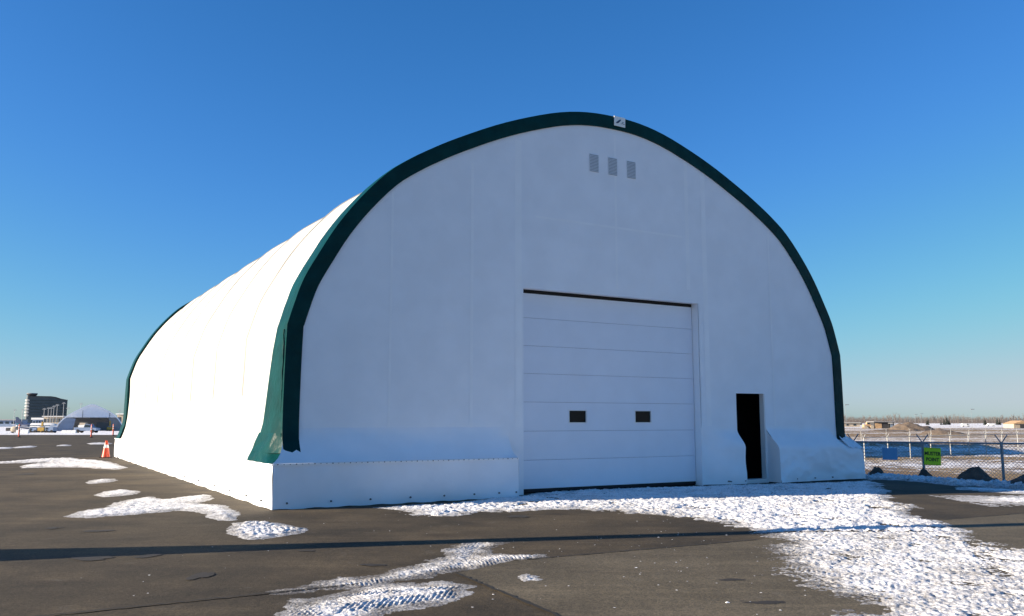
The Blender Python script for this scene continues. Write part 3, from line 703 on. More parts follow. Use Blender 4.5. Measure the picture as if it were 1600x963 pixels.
# maker's plate on the ridge
PLT = MB().box(-.20, .145, .345, .358, 8.975, 9.225).build('name_plate', M['reflective'], H)
PLT.rotation_euler = (0, R(1.2), 0)
m = MB(); q0 = []
for k in range(9):
    t = k / 8; q0.append(((-.155 + .17 * t), .338, 9.045 + .115 * math.sin(t * 1.5))); 
q1 = [(-.10 + .115 * k / 8, .338, 9.045 + .112 * (k / 8) ** 1.5) for k in range(9)]
m.grid([q0, q1])
for k in range(14):
    t0 = .6 + k * .36; t1 = t0 + .30
    m.add([(.075 + .036 * math.cos(t0), .338, 9.075 + .028 * math.sin(t0)), (.075 + .036 * math.cos(t1), .338, 9.075 + .028 * math.sin(t1)),
           (.075 + .022 * math.cos(t1), .338, 9.075 + .016 * math.sin(t1)), (.075 + .022 * math.cos(t0), .338, 9.075 + .016 * math.sin(t0))], [(0, 1, 2, 3)])
m.box(.01, .025, .337, .339, 9.045, 9.06); m.box(.10, .125, .337, .339, 9.048, 9.058)
m.build('emblem', M['navy'], PLT)

# ------------------------------------------------------------------ light mast out of frame on the left: its shadow crosses the foreground
LM = thing('floodlight_mast', 'tall tapering floodlight mast on a concrete footing, left of the view', 'light mast', (-8.35, 10.45, 0))
MB().lathe([(.62, 0), (.60, .35), (.42, .9), (.27, 1.6), (.20, 2.2)], 16).build('footing', M['concrete'], LM, smooth=50)
MB().lathe([(.20, 2.2), (.17, 5), (.13, 9), (.11, 13)], 12).build('pole', M['galv'], LM, smooth=50)
for sx in (-.7, .7): MB().box(sx - .3, sx + .3, -.15, .15, 13.0, 13.35).build('lamp_head', M['galv'], LM)
MB().box(-.9, .9, -.05, .05, 12.9, 13.0).build('crossarm', M['galv'], LM)

# ------------------------------------------------------------------ cone, delineators
x, y = -18.05, 38.6
K = thing('traffic_cone', 'orange traffic cone with a white collar beside the far end of the hangar base', 'traffic cone', (x, y, 0))
MB().lathe([(.17, .03), (.165, .06), (.105, .43)], 20).build('cone_body', M['orange'], K, smooth=50)
MB().lathe([(.107, .43), (.082, .56)], 20).build('collar', M['reflective'], K, smooth=50)
MB().lathe([(.082, .56), (.042, .74), (.03, .75)], 20).build('cone_tip', M['orange'], K, smooth=50)
MB().box(-.21, .21, -.21, .21, 0, .03).build('cone_base', M['black'], K, bevel=.008)
def delineator(px, d, lab):
    x, y = at(px, d)
    k = thing('delineator_post', lab, 'delineator', (x, y, 0), 0, 'orange delineator posts at the apron edge')
    MB().lathe([(.19, 0), (.17, .05), (.08, .08)], 12).build('post_base', M['black'], k, smooth=50)
    MB().lathe([(.065, .08), (.062, 1.2), (.045, 1.24)], 12).build('post', M['orange'], k, smooth=50)
    for z in (.72, .95): MB().lathe([(.069, z), (.069, z + .09)], 12).build('band', M['reflective'], k, smooth=50)
delineator(30, 84, 'orange delineator post standing alone near the left edge of the view')
delineator(143, 83, 'orange delineator post in front of the pickup by the arched shelter')
delineator(177, 93, 'orange delineator post closest to the far corner of the white hangar')

# ------------------------------------------------------------------ perimeter fence on the right
FP = [at(1332, 34.3), at(1440, 33.0), at(1563, 31.9), at(1695, 30.8)]
FN = thing('chain_link_fence', 'near grey chain link fence with Y topped posts beyond the pavement edge', 'fence', (FP[1][0], FP[1][1], 0))
fo = Vector((FP[1][0], FP[1][1], 0)); fd = (Vector(FP[2]) - Vector(FP[0])).normalized(); fnrm = Vector((-fd.y, fd.x))
RAIL = .80
for (x, y) in FP:
    g = Tz(x, y) - .15; p = Vector((x, y, 0)) - fo
    o = MB().tube((p.x, p.y, g), (p.x, p.y, RAIL + .02), .048, .048, 10).build('fence_post', M['galv'], FN, smooth=50)
    for sgn in (-1, 1):
        a = fd * sgn
        MB().tube((p.x, p.y, RAIL + .0), (p.x + a.x * .20 + fnrm.x * .02, p.y + a.y * .20, RAIL + .31), .024, .020, 8).build('post_arm', M['galv'], o)
pts = [Vector((x, y, 0)) - fo for x, y in FP]
m = MB()
for a, b in zip(pts[:-1], pts[1:]): m.tube((a.x, a.y, RAIL), (b.x, b.y, RAIL), .032, .032, 8)
m.build('top_rail', M['galv'], FN, smooth=50)
m = MB()
def wire(mb, a, b, r):
    d = (b - a).normalized(); n = Vector((-fd.y, fd.x, 0)); e = d.cross(n) * r; n = n * r
    mb.add([a + e, a - e * .5 + n * .8, a - e * .5 - n * .8, b + e, b - e * .5 + n * .8, b - e * .5 - n * .8], [(0, 1, 4, 3), (1, 2, 5, 4), (2, 0, 3, 5)])
for a, b in zip(pts[:-1], pts[1:]):
    Ls = (b - a).length; d3 = (b - a).normalized(); zb0 = -.75; hh = RAIL - zb0; pit = .125
    for k in range(int(-hh / pit) - 1, int(Ls / pit) + 2):
        for sg in (1, -1):
            s0 = k * pit if sg > 0 else k * pit + hh; s1 = s0 + sg * hh
            t0 = 0; t1 = 1
            lo, hi = sorted((s0, s1))
            if hi < 0 or lo > Ls: continue
            def tt(s): return (s - s0) / (s1 - s0)
            ta, tb = 0, 1
            for lim in (0, Ls):
                t = tt(lim)
                if 0 < t < 1:
                    inside0 = 0 <= s0 <= Ls
                    if (lim == 0 and s0 < 0) or (lim == Ls and s0 > Ls): ta = max(ta, t)
                    else: tb = min(tb, t)
            if tb - ta < .01: continue
            wire(m, a + d3 * (s0 + (s1 - s0) * ta) + Vector((0, 0, zb0 + hh * ta)), a + d3 * (s0 + (s1 - s0) * tb) + Vector((0, 0, zb0 + hh * tb)), .0075)
m.build('chain_link', M['wire'], FN, kind='stuff')

def text_mesh(body, size, m, extr=.002):
    cu = bpy.data.curves.new('t', 'FONT'); cu.body = body; cu.size = size; cu.align_x = 'CENTER'; cu.extrude = extr; cu.resolution_u = 3; cu.offset = size * .028
    o = bpy.data.objects.new('t', cu); C.objects.link(o); bpy.context.view_layer.update()
    me = bpy.data.meshes.new_from_object(o.evaluated_get(bpy.context.evaluated_depsgraph_get()))
    bpy.data.objects.remove(o); me.materials.clear(); me.materials.append(m); return me
def sign_at(px, d_off, zc):
    t = ((px - 1440) / 123.0); x = FP[1][0] + (FP[2][0] - FP[1][0]) * t; y = FP[1][1] + (FP[2][1] - FP[1][1]) * t
    return (x - fnrm.x * d_off, y - fnrm.y * d_off, zc)
frz = math.atan2(fd.y, fd.x)
sgn = thing('muster_point_sign', 'lime green sign reading MUSTER POINT hung on the chain link fence', 'sign', sign_at(1455, .07, .29), frz)
sgn.rotation_euler = (0, R(2.5), frz)
MB().box(-.285, .285, -.012, .012, -.325, .325).build('sign_panel', M['lime'], sgn, bevel=.004)
for q in (.305, -.313): MB().box(-.265, .265, -.0145, -.0115, q, q + .008).build('border', M['letters'], sgn)
for body, z in (('MUSTER', .045), ('POINT', -.175)):
    o = bpy.data.objects.new('lettering', text_mesh(body, .185, M['letters'])); C.objects.link(o); o.parent = sgn
    o.rotation_euler = (R(90), 0, 0); o.location = (0, -.0155, z); o.scale = (.80, 1, 1)
bs = thing('blue_sign_board', 'plain blue sign board hung on the fence by the hangar corner', 'sign', sign_at(1386, .07, .36), frz)
MB().box(-.265, .265, -.012, .012, -.225, .225).build('sign_panel', M['blue_sign'], bs, bevel=.004)
m = MB()
for z in (.1, -.1): m.tube((-.2, .03, z), (.2, .03, z), .012, .012, 6)
m.build('bracket', M['galv'], bs)

def far_fence(label, p0, d0, p1, d1, n, h, r, meshwire):
    A0 = Vector(at(p0, d0)); B0 = Vector(at(p1, d1)); g0 = Tz(*A0)
    f = thing('chain_link_fence', label, 'fence', (A0.x, A0.y, g0)); dd = (B0 - A0) / (n - 1); dn = dd.normalized()
    src = MB().tube((0, 0, -.1), (0, 0, h), r, r, 8).build('fence_post', M['galv_pale'], f)
    arm = []
    for s in (-1, 1): arm.append(MB().tube((0, 0, h - .02), (dn.x * .32 * s, dn.y * .32 * s, h + .34), r * .7, r * .6, 6).build('post_arm', M['galv_pale'], src))
    tops = [(0, 0, h)]
    for k in range(1, n):
        x, y = A0 + dd * k; g = Tz(x, y) - g0
        c = piece(src, f, (dd.x * k, dd.y * k, g)); tops.append((dd.x * k, dd.y * k, h + g))
        for a_ in arm: e = a_.copy(); C.objects.link(e); e.parent = c
    m = MB()
    for a, b in zip(tops[:-1], tops[1:]): m.tube(a, b, r * .55, r * .55, 6)
    m.build('top_rail', M['galv_pale'], f)
    m = MB()
    for a, b in zip(tops[:-1], tops[1:]):
        a = Vector(a); b = Vector(b); ns = 40
        for k in range(ns):
            p = a.lerp(b, k / ns); q = a.lerp(b, min(1, (k + 10) / ns))
            for (s, e) in ((p, q - Vector((0, 0, h))), (p - Vector((0, 0, h)), q)):
                m.add([s, s + Vector((0, 0, meshwire)), e + Vector((0, 0, meshwire)), e], [(0, 1, 2, 3)])
    m.build('chain_link', M['wire'], f, kind='stuff')
    return f
far_fence('pale chain link fence with white Y topped posts across the field behind the near fence', 1349, 85, 1612, 111, 10, 2.25, .055, .006)
far_fence('most distant pale fence with small Y topped posts on the snow', 1345, 160, 1610, 225, 10, 1.9, .045, .006)

def heap(name, label, x, y, rx, ry, h, m, seed, cat='dirt pile', base=None, n=34, rot=0):
    g = np.linspace(-1.25, 1.25, n); X, Y = np.meshgrid(g, g, indexing='ij'); r = np.hypot(X, Y) + .22 * fbm(X * 2.2 + seed, Y * 2.2, 3, seed)
    Z = np.clip(1 - r, 0, None) ** .75 * h * (1 + .35 * fbm(X * 3.5, Y * 3.5 + seed, 4, seed + 2)); Z = np.where(r > 1.02, -.1 * h - .05, Z + .06 * h * fbm(X * 8, Y * 8, 3, seed))
    b = Tz(x, y) if base is None else base
    V = np.stack([X * rx, Y * ry, Z], -1).reshape(-1, 3); I = np.arange(n * n).reshape(n, n)
    F = np.stack([I[:-1, :-1], I[1:, :-1], I[1:, 1:], I[:-1, 1:]], -1)[(r < 1.15)[:-1, :-1]].reshape(-1, 4)
    me = bpy.data.meshes.new(name); fast_mesh(me, V, F); me.materials.append(m)
    o = bpy.data.objects.new(name, me); C.objects.link(o); o.location = (x, y, b); o.rotation_euler = (0, 0, rot)
    return tag(o, label, cat)
heap('dirt_pile', 'dark frozen dirt heap under the fence right of the muster point sign', 12.45, 23.35, .80, .60, .50, M['dirt'], 3, base=-.15)
heap('dirt_pile', 'largest dark dirt heap at the right edge below the fence', 13.35, 21.6, 1.5, 1.0, .62, M['dirt'], 8, base=-.15)
heap('dirt_pile', 'small dark dirt lump left of the muster point sign post', 12.45, 26.3, .28, .28, .35, M['dirt'], 5, base=-.15)
heap('dirt_pile', 'dark clod of dirt against the right corner of the hangar', 10.75, 25.7, .38, .3, .42, M['dirt'], 9, base=-.12)
x, y = at(1420, 330); heap('dirt_mound', 'broad brown earth mound in the distant field left of the trees', x, y, 9.5, 8, 3.1, M['far_dirt'], 12)
x, y = at(1470, 250); heap('dirt_mound', 'low reddish brown earth mound in the middle of the distant field', x, y, 6.5, 5, 1.6, M['far_dirt'], 14)
x, y = at(1385, 300); heap('dirt_mound', 'low dark earth ridge in front of the distant wheel loader', x, y, 8, 4, 1.0, M['far_dirt'], 17)

# ------------------------------------------------------------------ far right: buildings, loader, van
def T_at(px, d): x, y = at(px, d); return (x, y, Tz(x, y))
def block_building(name, label, px, d, wm, dm, hm, wall, roofm, roof='flat', doors=(), cat='building', rz=0):
    b = thing(name, label, cat, T_at(px, d), rz)
    MB().box(-wm / 2, wm / 2, 0, dm, 0, hm).build('wall', wall, b)
    if roof == 'flat': MB().box(-wm / 2 - .5, wm / 2 + .5, -.8, dm + .3, hm, hm + .3).build('roof', roofm, b)
    else: MB().prism([(-wm / 2 - .4, hm), (wm / 2 + .4, hm), (0, hm + wm * .18)], -.4, dm + .4).build('roof', roofm, b)
    for (x0, x1, z0, z1, mm, nm) in doors: MB().box(x0, x1, -.12, .1, z0, z1).build(nm, mm, b)
    return b
block_building('farm_shed', 'dark open fronted shed with flat roof in the far field', 1382, 420, 9.6, 8, 3.0, M['darkwall'], M['greywall'], doors=((-4.4, -1.2, 0, 2.4, M['tan'], 'door'), (3.0, 4.6, 0, 2.6, M['bluegrey'], 'door')))
cp = thing('open_canopy', 'low open canopy on thin posts right of the dark shed', 'canopy', T_at(1409, 415))
for x in (-4, -1.3, 1.3, 4):
    for yy in (0, 5): MB().tube((x, yy, 0), (x, yy, 2.4), .1, .1, 6).build('post', M['darkwall'], cp)
MB().box(-4.4, 4.4, -.4, 5.4, 2.4, 2.65).build('roof', M['greywall'], cp)
block_building('yellow_building', 'long low pale yellow building on the horizon beside the green trim', 1330, 520, 11, 8, 2.3, M['beige'], M['tower_pale'], doors=((-3, -1.5, .7, 1.6, M['tower_glass'], 'window'), (1.5, 3, .7, 1.6, M['tower_glass'], 'window')))
block_building('beige_house', 'beige gabled building with a dark doorway at the right edge', 1598, 430, 8.5, 9, 2.2, M['beige'], M['tan'], roof='gable', doors=((-1.2, 1.6, 0, 1.8, M['darkwall'], 'door'),))
wl = thing('wheel_loader', 'tan wheel loader parked in front of the dark shed', 'loader', T_at(1357, 400))
MB().box(-2.4, 1.0, -.9, .9, .9, 2.0).build('body', M['tan'], wl, bevel=.1); MB().box(-.9, .7, -.7, .7, 2.0, 3.0).build('cab', M['tan'], wl, bevel=.1)
MB().box(-.7, .5, -.73, -.69, 2.1, 2.85).build('window', M['tower_glass'], wl)
for xw in (-1.7, 1.4):
    for sy in (-1.0, 1.0): MB().tube((xw, sy - .25, .8), (xw, sy + .25, .8), .8, .8, 14).build('wheel', M['beige'], wl)
MB().add([(1.0, -.2, 1.6), (3.0, -.2, .7), (3.0, .2, .7), (1.0, .2, 1.6), (1.0, -.2, 1.3), (3.0, -.2, .4), (3.0, .2, .4), (1.0, .2, 1.3)], [(0, 1, 2, 3), (4, 7, 6, 5), (0, 4, 5, 1), (2, 6, 7, 3), (0, 3, 7, 4), (1, 5, 6, 2)]).build('arm', M['tan'], wl)
MB().prism([(2.8, .1), (3.9, .1), (3.7, .3), (3.0, .4), (2.9, 1.2), (2.75, 1.2)], -1.1, 1.1).build('bucket', M['tan'], wl)
def van(label, px, d, mm, lm=3.2, hm=1.5, rz=0):
    v = thing('parked_van', label, 'van', T_at(px, d), rz)
    MB().prism([(-lm / 2, .3), (lm / 2, .3), (lm / 2, .9), (lm / 2 - .5, 1.0), (lm / 2 - .9, hm), (-lm / 2, hm)], -.8, .8).build('body', mm, v, bevel=.05)
    MB().prism([(lm / 2 - 1.6, 1.0), (lm / 2 - .65, 1.0), (lm / 2 - .98, hm - .1), (lm / 2 - 1.6, hm - .1)], -.83, -.79).build('window', M['tower_glass'], v)
    for x in (-lm / 2 + .6, lm / 2 - .6):
        for sy in (-.75, .75): MB().tube((x, sy - .1, .33), (x, sy + .1, .33), .33, .33, 10).build('wheel', M['black'], v)
van('small white van parked in front of the distant trees', 1509, 520, M['whitepaint'], 4.4, 1.9)
van('pale van between the spruces and the beige building', 1548, 560, M['whitepaint'], 4.8, 1.8, math.pi)

# trees on the right horizon
def bare_tree(seed, h):
    rd = random.Random(seed); t = MB(); c = MB()
    t.tube((0, 0, 0), (rd.uniform(-.1, .1), 0, h * .45), h * .02, h * .012, 6); t.tube((0, 0, h * .43), (rd.uniform(-.3, .3), 0, h * .85), h * .012, h * .004, 5)
    for k in range(16):
        z0 = h * rd.uniform(.2, .75); a = rd.uniform(0, 6.28); ln = h * rd.uniform(.18, .34); e = (math.cos(a) * ln * .55, math.sin(a) * ln * .55, z0 + ln)
        c.tube((0, 0, z0), e, h * .008, h * .003, 4, caps=False)
        for j in range(7):
            q = rd.uniform(.3, 1); p = Vector((0, 0, z0)).lerp(Vector(e), q); b = rd.uniform(0, 6.28); l2 = h * rd.uniform(.06, .16)
            e2 = p + Vector((math.cos(b) * l2 * .6, math.sin(b) * l2 * .6, l2)); wv = Vector((math.cos(b + 1.6), math.sin(b + 1.6), 0)) * h * .006
            c.add([p - wv, p + wv, e2], [(0, 1, 2)])
    return t, c
def spruce(seed, h):
    rd = random.Random(seed); t = MB(); c = MB()
    t.tube((0, 0, 0), (0, 0, h * .9), h * .02, h * .005, 6)
    for k in range(22):
        z = h * (.08 + .9 * k / 22); r = h * .24 * (1 - k / 23) + .1
        for j in range(7):
            a = j * .9 + k * 1.3 + rd.uniform(-.3, .3); rr = r * rd.uniform(.6, 1.15); wv = .3 * rr
            c.add([(0, 0, z + rr * .25), (math.cos(a - .35) * rr, math.sin(a - .35) * rr, z - rr * .25), (math.cos(a + .35) * rr, math.sin(a + .35) * rr, z - rr * .2)], [(0, 1, 2)])
    return t, c
protos = []
for sd in range(4):
    t, c = bare_tree(sd, 8.0); o = thing('bare_tree', 'leafless grey tree in the row along the far right horizon', 'tree', group='bare trees on the horizon')
    t.build('trunk', M['bark'], o); c.build('crown', M['bark'], o); protos.append(o)
sproto = []
for sd in range(2):
    t, c = spruce(sd, 7.5); o = thing('spruce_tree', 'dark spruce standing among the leafless trees on the far right horizon', 'tree', group='spruces on the horizon')
    t.build('trunk', M['bark'], o); c.build('crown', M['spruce'], o); sproto.append(o)
rd = random.Random(5)
def put_trees(src, lst):
    for i, (px, d, sc) in enumerate(lst):
        p = T_at(px, d); o = src[i % len(src)]; sc *= 1.15
        if i < len(src): o.location = p; o.scale = (sc, sc, sc); o.rotation_euler = (0, 0, rd.uniform(0, 6))
        else: copy_thing(o, p, rd.uniform(0, 6), scale=(sc, sc, sc))
put_trees(protos, [(1316 + k * 3.05 + rd.uniform(-1.5, 1.5), rd.uniform(720, 1000), rd.uniform(.65, 1.12)) for k in range(98)])
put_trees(sproto, [(px, 700, s) for px, s in ((1449, .6), (1451, .7), (1476, .75), (1480.5, .95), (1484, .65), (1539, .7), (1541, .6), (1559, .75), (1563, .7), (1361, .5), (1346, .45), (1420, .6), (1471, .5))])
m = MB(); rd2 = random.Random(9)
for k in range(8000):
    px = rd2.uniform(1250, 1720); d = rd2.uniform(1050, 1250); x, y = at(px, d); z = Tz(x, y); h = rd2.uniform(4, 9.5); b = rd2.uniform(0, 3.14); w2 = rd2.uniform(.10, .22)
    m.add([(x - w2, y, z), (x + w2, y, z), (x + rd2.uniform(-1.2, 1.2), y, z + h)], [(0, 1, 2)])
m.build('far_wood', M['bark'], kind='stuff', label='leafless grey wood along the horizon')

# thin lamp poles
def lamp_pole(label, px, d, top_y, group=None, heads=1, r=.09):
    x, y, g = T_at(px, d); h = 1.65 - (top_y - 656.7) / 1338.8 * d - g
    o = thing('lamp_pole', label, 'lamp pole', (x, y, g), 0, group)
    MB().tube((0, 0, 0), (0, 0, h), r, r * .7, 6).build('pole', M['galv'], o)
    m = MB()
    if heads == 1: m.box(-.2, 1.2, -.15, .15, h - .1, h + .12)
    else: m.box(-.9, .9, -.15, .15, h - .1, h + .12); m.box(-.55, .55, -.15, .15, h + .35, h + .52)
    m.build('lamp_head', M['galv'], o)
lamp_pole('tall thin lamp pole just right of the green trim', 1323, 300, 633, r=.06)
lamp_pole('thin lamp pole above the distant white van', 1519.5, 320, 640, r=.05)
lamp_pole('thin pole among trees near the brown mound', 1431, 400, 648, r=.07)
lamp_pole('thin pole above the reddish brown mound', 1440, 400, 647, r=.07)
GM = 'light masts in front of the airport office tower'
for px, ty in ((67, 640), (73.5, 639), (78, 638.5), (82, 636), (87, 634), (97, 631)): lamp_pole('grey light mast standing before the dark airport office tower', px, 430, ty, GM, 2, .13)
lamp_pole('grey light mast left of the aircraft tail fin', 20.5, 430, 641.5, None, 2, .13)
lamp_pole('dark slender mast between the aircraft fin and the office tower', 33, 300, 640.5, None, 1, .12)
lamp_pole('light mast cluster rising behind the roof of the arched shelter', 124, 430, 632, None, 2, .15)
lamp_pole('short mast behind the right slope of the arched shelter', 185, 430, 643, None, 2, .12)
lamp_pole('slim mast right of the office tower roof edge', 104, 430, 639, None, 2, .12)

# ------------------------------------------------------------------ far left: airport
def Z(py, d): return 1.65 - (py - 656.7) / 1338.8 * d
D = 800.0; k_ = D / 1338.8
tx, ty, tg = T_at(69.5, D)
TW = thing('office_tower', 'dark curved airport office tower with a saucer control room on top', 'building', (tx, ty, tg), .5)
X_ = lambda px: (px - 72) * k_ * .88
Hh = lambda py: Z(py, D) - tg
roofl = [(45, 620.5), (56, 620.8), (68, 621), (78, 621), (86, 622), (94, 624.5), (105, 626.5)]
pts = [(X_(45), 0)] + [(X_(105), 0)] + [(X_(a), Hh(b)) for a, b in reversed(roofl)]
MB().prism(pts, 0, 22).build('wall', M['tower_wall'], TW)
MB().add([(X_(a), yy, Hh(b) + dz) for dz in (0, .8) for yy in (-1.5, 23) for a, b in roofl], []).build('roof_point', M['tower_pale'], TW) if False else None
for i, (a, b) in enumerate(zip(roofl[:-1], roofl[1:])):
    pass
m = MB(); rr = [[(X_(a), yy, Hh(b) + dz) for a, b in roofl] for (yy, dz) in ((-1.6, .05), (-1.6, .7), (23, .7), (23, .05))]
m.grid(rr); m.build('roof', M['darkwall'], TW)
for i, yb in enumerate((625.5, 630, 634.6, 639.2, 643.8, 648.4)):
    xr = 105 - 0.2 * i
    MB().box(X_(46), X_(xr), -.8, .05, Hh(yb + 1.4), Hh(yb)).build('window_band', M['tower_glass'], TW)
    MB().box(X_(45.5), X_(xr), -1.5, .0, Hh(yb) - .02, Hh(yb) + .3).build('sun_shade', M['tower_wall'], TW)
    MB().lathe([(2.6, Hh(yb + 2.6)), (3.3, Hh(yb + 1.2)), (3.3, Hh(yb + .3)), (2.7, Hh(yb - .4))], 14, org=(X_(45.0), 3, 0)).build('stair_drum_ring', M['tower_pale'], TW, smooth=40)
MB().lathe([(2.4, 0), (2.4, Hh(620))], 14, org=(X_(45.0), 3, 0)).build('stair_drum', M['tower_wall'], TW, smooth=40)
MB().lathe([(2.2, Hh(620.6)), (3.4, Hh(619.6)), (4.6, Hh(616.8)), (4.4, Hh(616))], 20, org=(X_(49), 4, 0)).build('control_room', M['darkwall'], TW, smooth=40)
MB().lathe([(4.7, Hh(616)), (4.4, Hh(615.3)), (1, Hh(615.1))], 20, org=(X_(49), 4, 0)).build('control_roof', M['greywall'], TW, smooth=40)

def lowblock(name, label, p0, p1, d, y0, y1, wall, roofm, wins=0, cat='building', depth=12):
    px = (p0 + p1) / 2; x, y, g = T_at(px, d); wm = (p1 - p0) * d / 1338.8; h0 = Z(y1, d) - g
    o = thing(name, label, cat, (x, y, g)); MB().box(-wm / 2, wm / 2, 0, depth, 0, h0).build('wall', wall, o)
    MB().box(-wm / 2 - .4, wm / 2 + .4, -1.2, depth, h0, h0 + max(.35, (y1 - y0) * d / 1338.8)).build('roof', roofm, o)
    for k in range(wins):
        a = -wm / 2 + wm * (k + .2) / wins; MB().box(a, a + wm / wins * .6, -.1, .1, h0 * .45, h0 * .8).build('window', M['tower_glass'], o)
    return o
lowblock('terminal_pier', 'long low blue grey terminal pier at the far left edge', -60, 24, 520, 655.5, 657, M['bluegrey'], M['greywall'], 9)
lowblock('terminal_building', 'low terminal building with a long white roof below the office tower', 50, 72, 560, 653, 656, M['bluegrey'], M['whitepaint'], 5)
lowblock('terminal_building', 'tan glazed terminal wing with a thin white roof left of the arched shelter', 67, 98, 500, 650.4, 651.4, M['beige'], M['whitepaint'], 7)
lowblock('terminal_building', 'pale block seen beyond the right slope of the arched shelter', 182, 205, 480, 646.5, 648, M['beige'], M['whitepaint'], 3)

# airliner, nose to the right
D = 300.0; x, y, g = T_at(24, D); q = D / 1338.8
AC = thing('airliner', 'white airliner with navy tail fin parked at the far left', 'aircraft', (x, y, g))
fz = Z(666, D) - g; L_ = 15.0
MB().lathe([(.05, 0), (.35, .5), (.8, 2.5), (1.08, 4.5), (1.1, 12), (.95, 13.4), (.6, 14.4), (.08, 15)], 16, 'X', (0, 0, fz)).build('fuselage', M['whitepaint'], AC, smooth=60)
MB().lathe([(.36, .5), (.81, 2.5), (1.095, 4.5), (1.105, 5.4)], 16, 'X', (0, 0, fz + .01)).build('tail_paint', M['navy'], AC, smooth=60)
MB().prism([(-.25, fz + 3.15), (.55, fz + 3.15), (2.6, fz + .9), (4.2, fz + .85), (.9, fz + .3), (.3, fz + .3)], -.12, .12).build('tail_fin', M['navy'], AC)
MB().prism([(.0, fz + 1.1), (.9, fz + 1.0), (1.6, fz + .3), (.6, fz + .3)], -.14, -.121).build('fin_flash', M['teal'], AC)
for s in (-1, 1):
    MB().add([(.3, 0, fz + .3), (1.8, 0, fz + .3), (.9, s * 3, fz + .55), (.2, s * 3, fz + .55), (.3, 0, fz + .45), (1.8, 0, fz + .4), (.9, s * 3, fz + .6), (.2, s * 3, fz + .6)], [(0, 1, 2, 3), (4, 7, 6, 5), (0, 4, 5, 1), (1, 5, 6, 2), (2, 6, 7, 3), (3, 7, 4, 0)]).build('tailplane', M['whitepaint'], AC)
    MB().add([(6.0, 0, fz - .6), (9.2, 0, fz - .6), (5.4, s * 7, fz - .1), (4.4, s * 7, fz - .1), (6.0, 0, fz - .35), (9.2, 0, fz - .4), (5.4, s * 7, fz + .0), (4.4, s * 7, fz + .0)], [(0, 1, 2, 3), (4, 7, 6, 5), (0, 4, 5, 1), (1, 5, 6, 2), (2, 6, 7, 3), (3, 7, 4, 0)]).build('wing', M['whitepaint'], AC)
    MB().tube((6.6, s * 2.6, fz - .85), (8.6, s * 2.6, fz - .85), .42, .5, 12).build('engine', M['navy'], AC)
    MB().tube((7.0, s * 1.2, .3), (7.0, s * 1.2, fz - .6), .12, .12, 6).build('landing_gear', M['galv'], AC)
    MB().tube((7.0, s * 1.2 - .15, .32), (7.0, s * 1.2 + .15, .32), .32, .32, 10).build('wheel', M['black'], AC)
MB().tube((13, 0, .3), (13, 0, fz - .8), .1, .1, 6).build('landing_gear', M['galv'], AC)
src = None
for k in range(16):
    if src is None: src = MB().box(-.12, .12, -1.14, -1.04, .15, .42).build('cabin_window', M['tower_glass'], AC); src.location = (4.8, 0, fz)
    else: piece(src, AC, (4.8 + k * .5, 0, fz))

# arched fabric shelter with open front
D = 200.0; q = D / 1338.8
x, y, g = T_at(141, D); SH = thing('arched_shelter', 'distant arched white fabric shelter with a wide open front', 'shelter', (x, y, g), .48)
sh = [(88, 672), (89, 668), (92, 662), (98, 655.5), (106, 649), (116, 643), (127, 637.3), (137, 633), (141, 632.2), (146, 632.6), (156, 637), (167, 642), (177, 648), (184, 655), (189, 662), (192.5, 668), (193.5, 672)]
sp = [((a - 141) * q * .92, max(0, Z(b, D) - g)) for a, b in sh]; sp[0] = (sp[0][0], 0); sp[-1] = (sp[-1][0], 0)
SN = normals([Vector(p) for p in sp])
MB().grid([[(a, v, b) for a, b in sp] for v in (0, 6, 12, 18, 24)]).build('roof_cover', M['fabric'], SH, smooth=40)
rim = [[(a - n.x * t, v, b - n.y * t) for (a, b), n in zip(sp, SN)] for t, v in ((0, -.02), (0, -.25), (-.25, -.25), (-.25, .6), (-.03, .6))]
for row in rim: row[0] = (row[0][0], row[0][1], max(0, row[0][2])); row[-1] = (row[-1][0], row[-1][1], max(0, row[-1][2]))
MB().grid(rim).build('rim', M['fabric_seam'], SH, smooth=40)
zo = Z(652.5, D) - g
gab = [p for p in sp if p[1] > zo + .05]
gl = np.interp(zo, [sp[2][1], sp[3][1], sp[4][1]], [sp[2][0], sp[3][0], sp[4][0]]); gr = np.interp(zo, [sp[14][1], sp[13][1], sp[12][1]], [sp[14][0], sp[13][0], sp[12][0]])
gab = [(gl, zo)] + gab + [(gr, zo)]
MB().prism([(a, b - .02) for a, b in gab], .05, .12).build('gable_wall', M['fabric'], SH)
for px in (129, 167): MB().tube(((px - 141) * q, -.05, zo - .1), ((px - 141) * q, -.05, zo + 1.6), .06, .06, 6).build('gable_post', M['galv'], SH)
MB().prism([(sp[13][0] - 1.3, 0), (sp[16][0], 0), (sp[13][0] + .1, zo), (sp[13][0] - 2.2, zo)], .3, .42).build('side_curtain', M['greywall'], SH)
MB().prism([(sp[0][0], 0), (sp[2][0] + 3.0, 0), (sp[2][0] + 3.6, zo - .3), (gl, zo)], .3, .42).build('side_curtain', M['bluegrey'], SH)
MB().add([(a, 23.9, b) for a, b in sp], [tuple(range(len(sp)))]).build('back_wall', M['fabric'], SH)
ct = thing('shipping_container', 'grey shipping container inside the distant arched shelter', 'container', (x + 1.5, y + 5, Tz(x, y + 5)))
MB().box(-2.6, 1.4, 0, 2.4, .1, 2.2).build('body', M['greywall'], ct)
src = None
for k in range(12):
    if src is None: src = MB().box(-.05, .05, -.04, 0, .2, 2.1).build('rib', M['greywall'], ct); src.location = (-2.4, 0, 0)
    else: piece(src, ct, (-2.4 + k * .32, 0, 0))
bx = thing('stacked_trailer', 'white trailer loaded with crates in the mouth of the arched shelter', 'trailer', (at(128, 196)[0], 196, Tz(at(128, 196)[0], 196)))
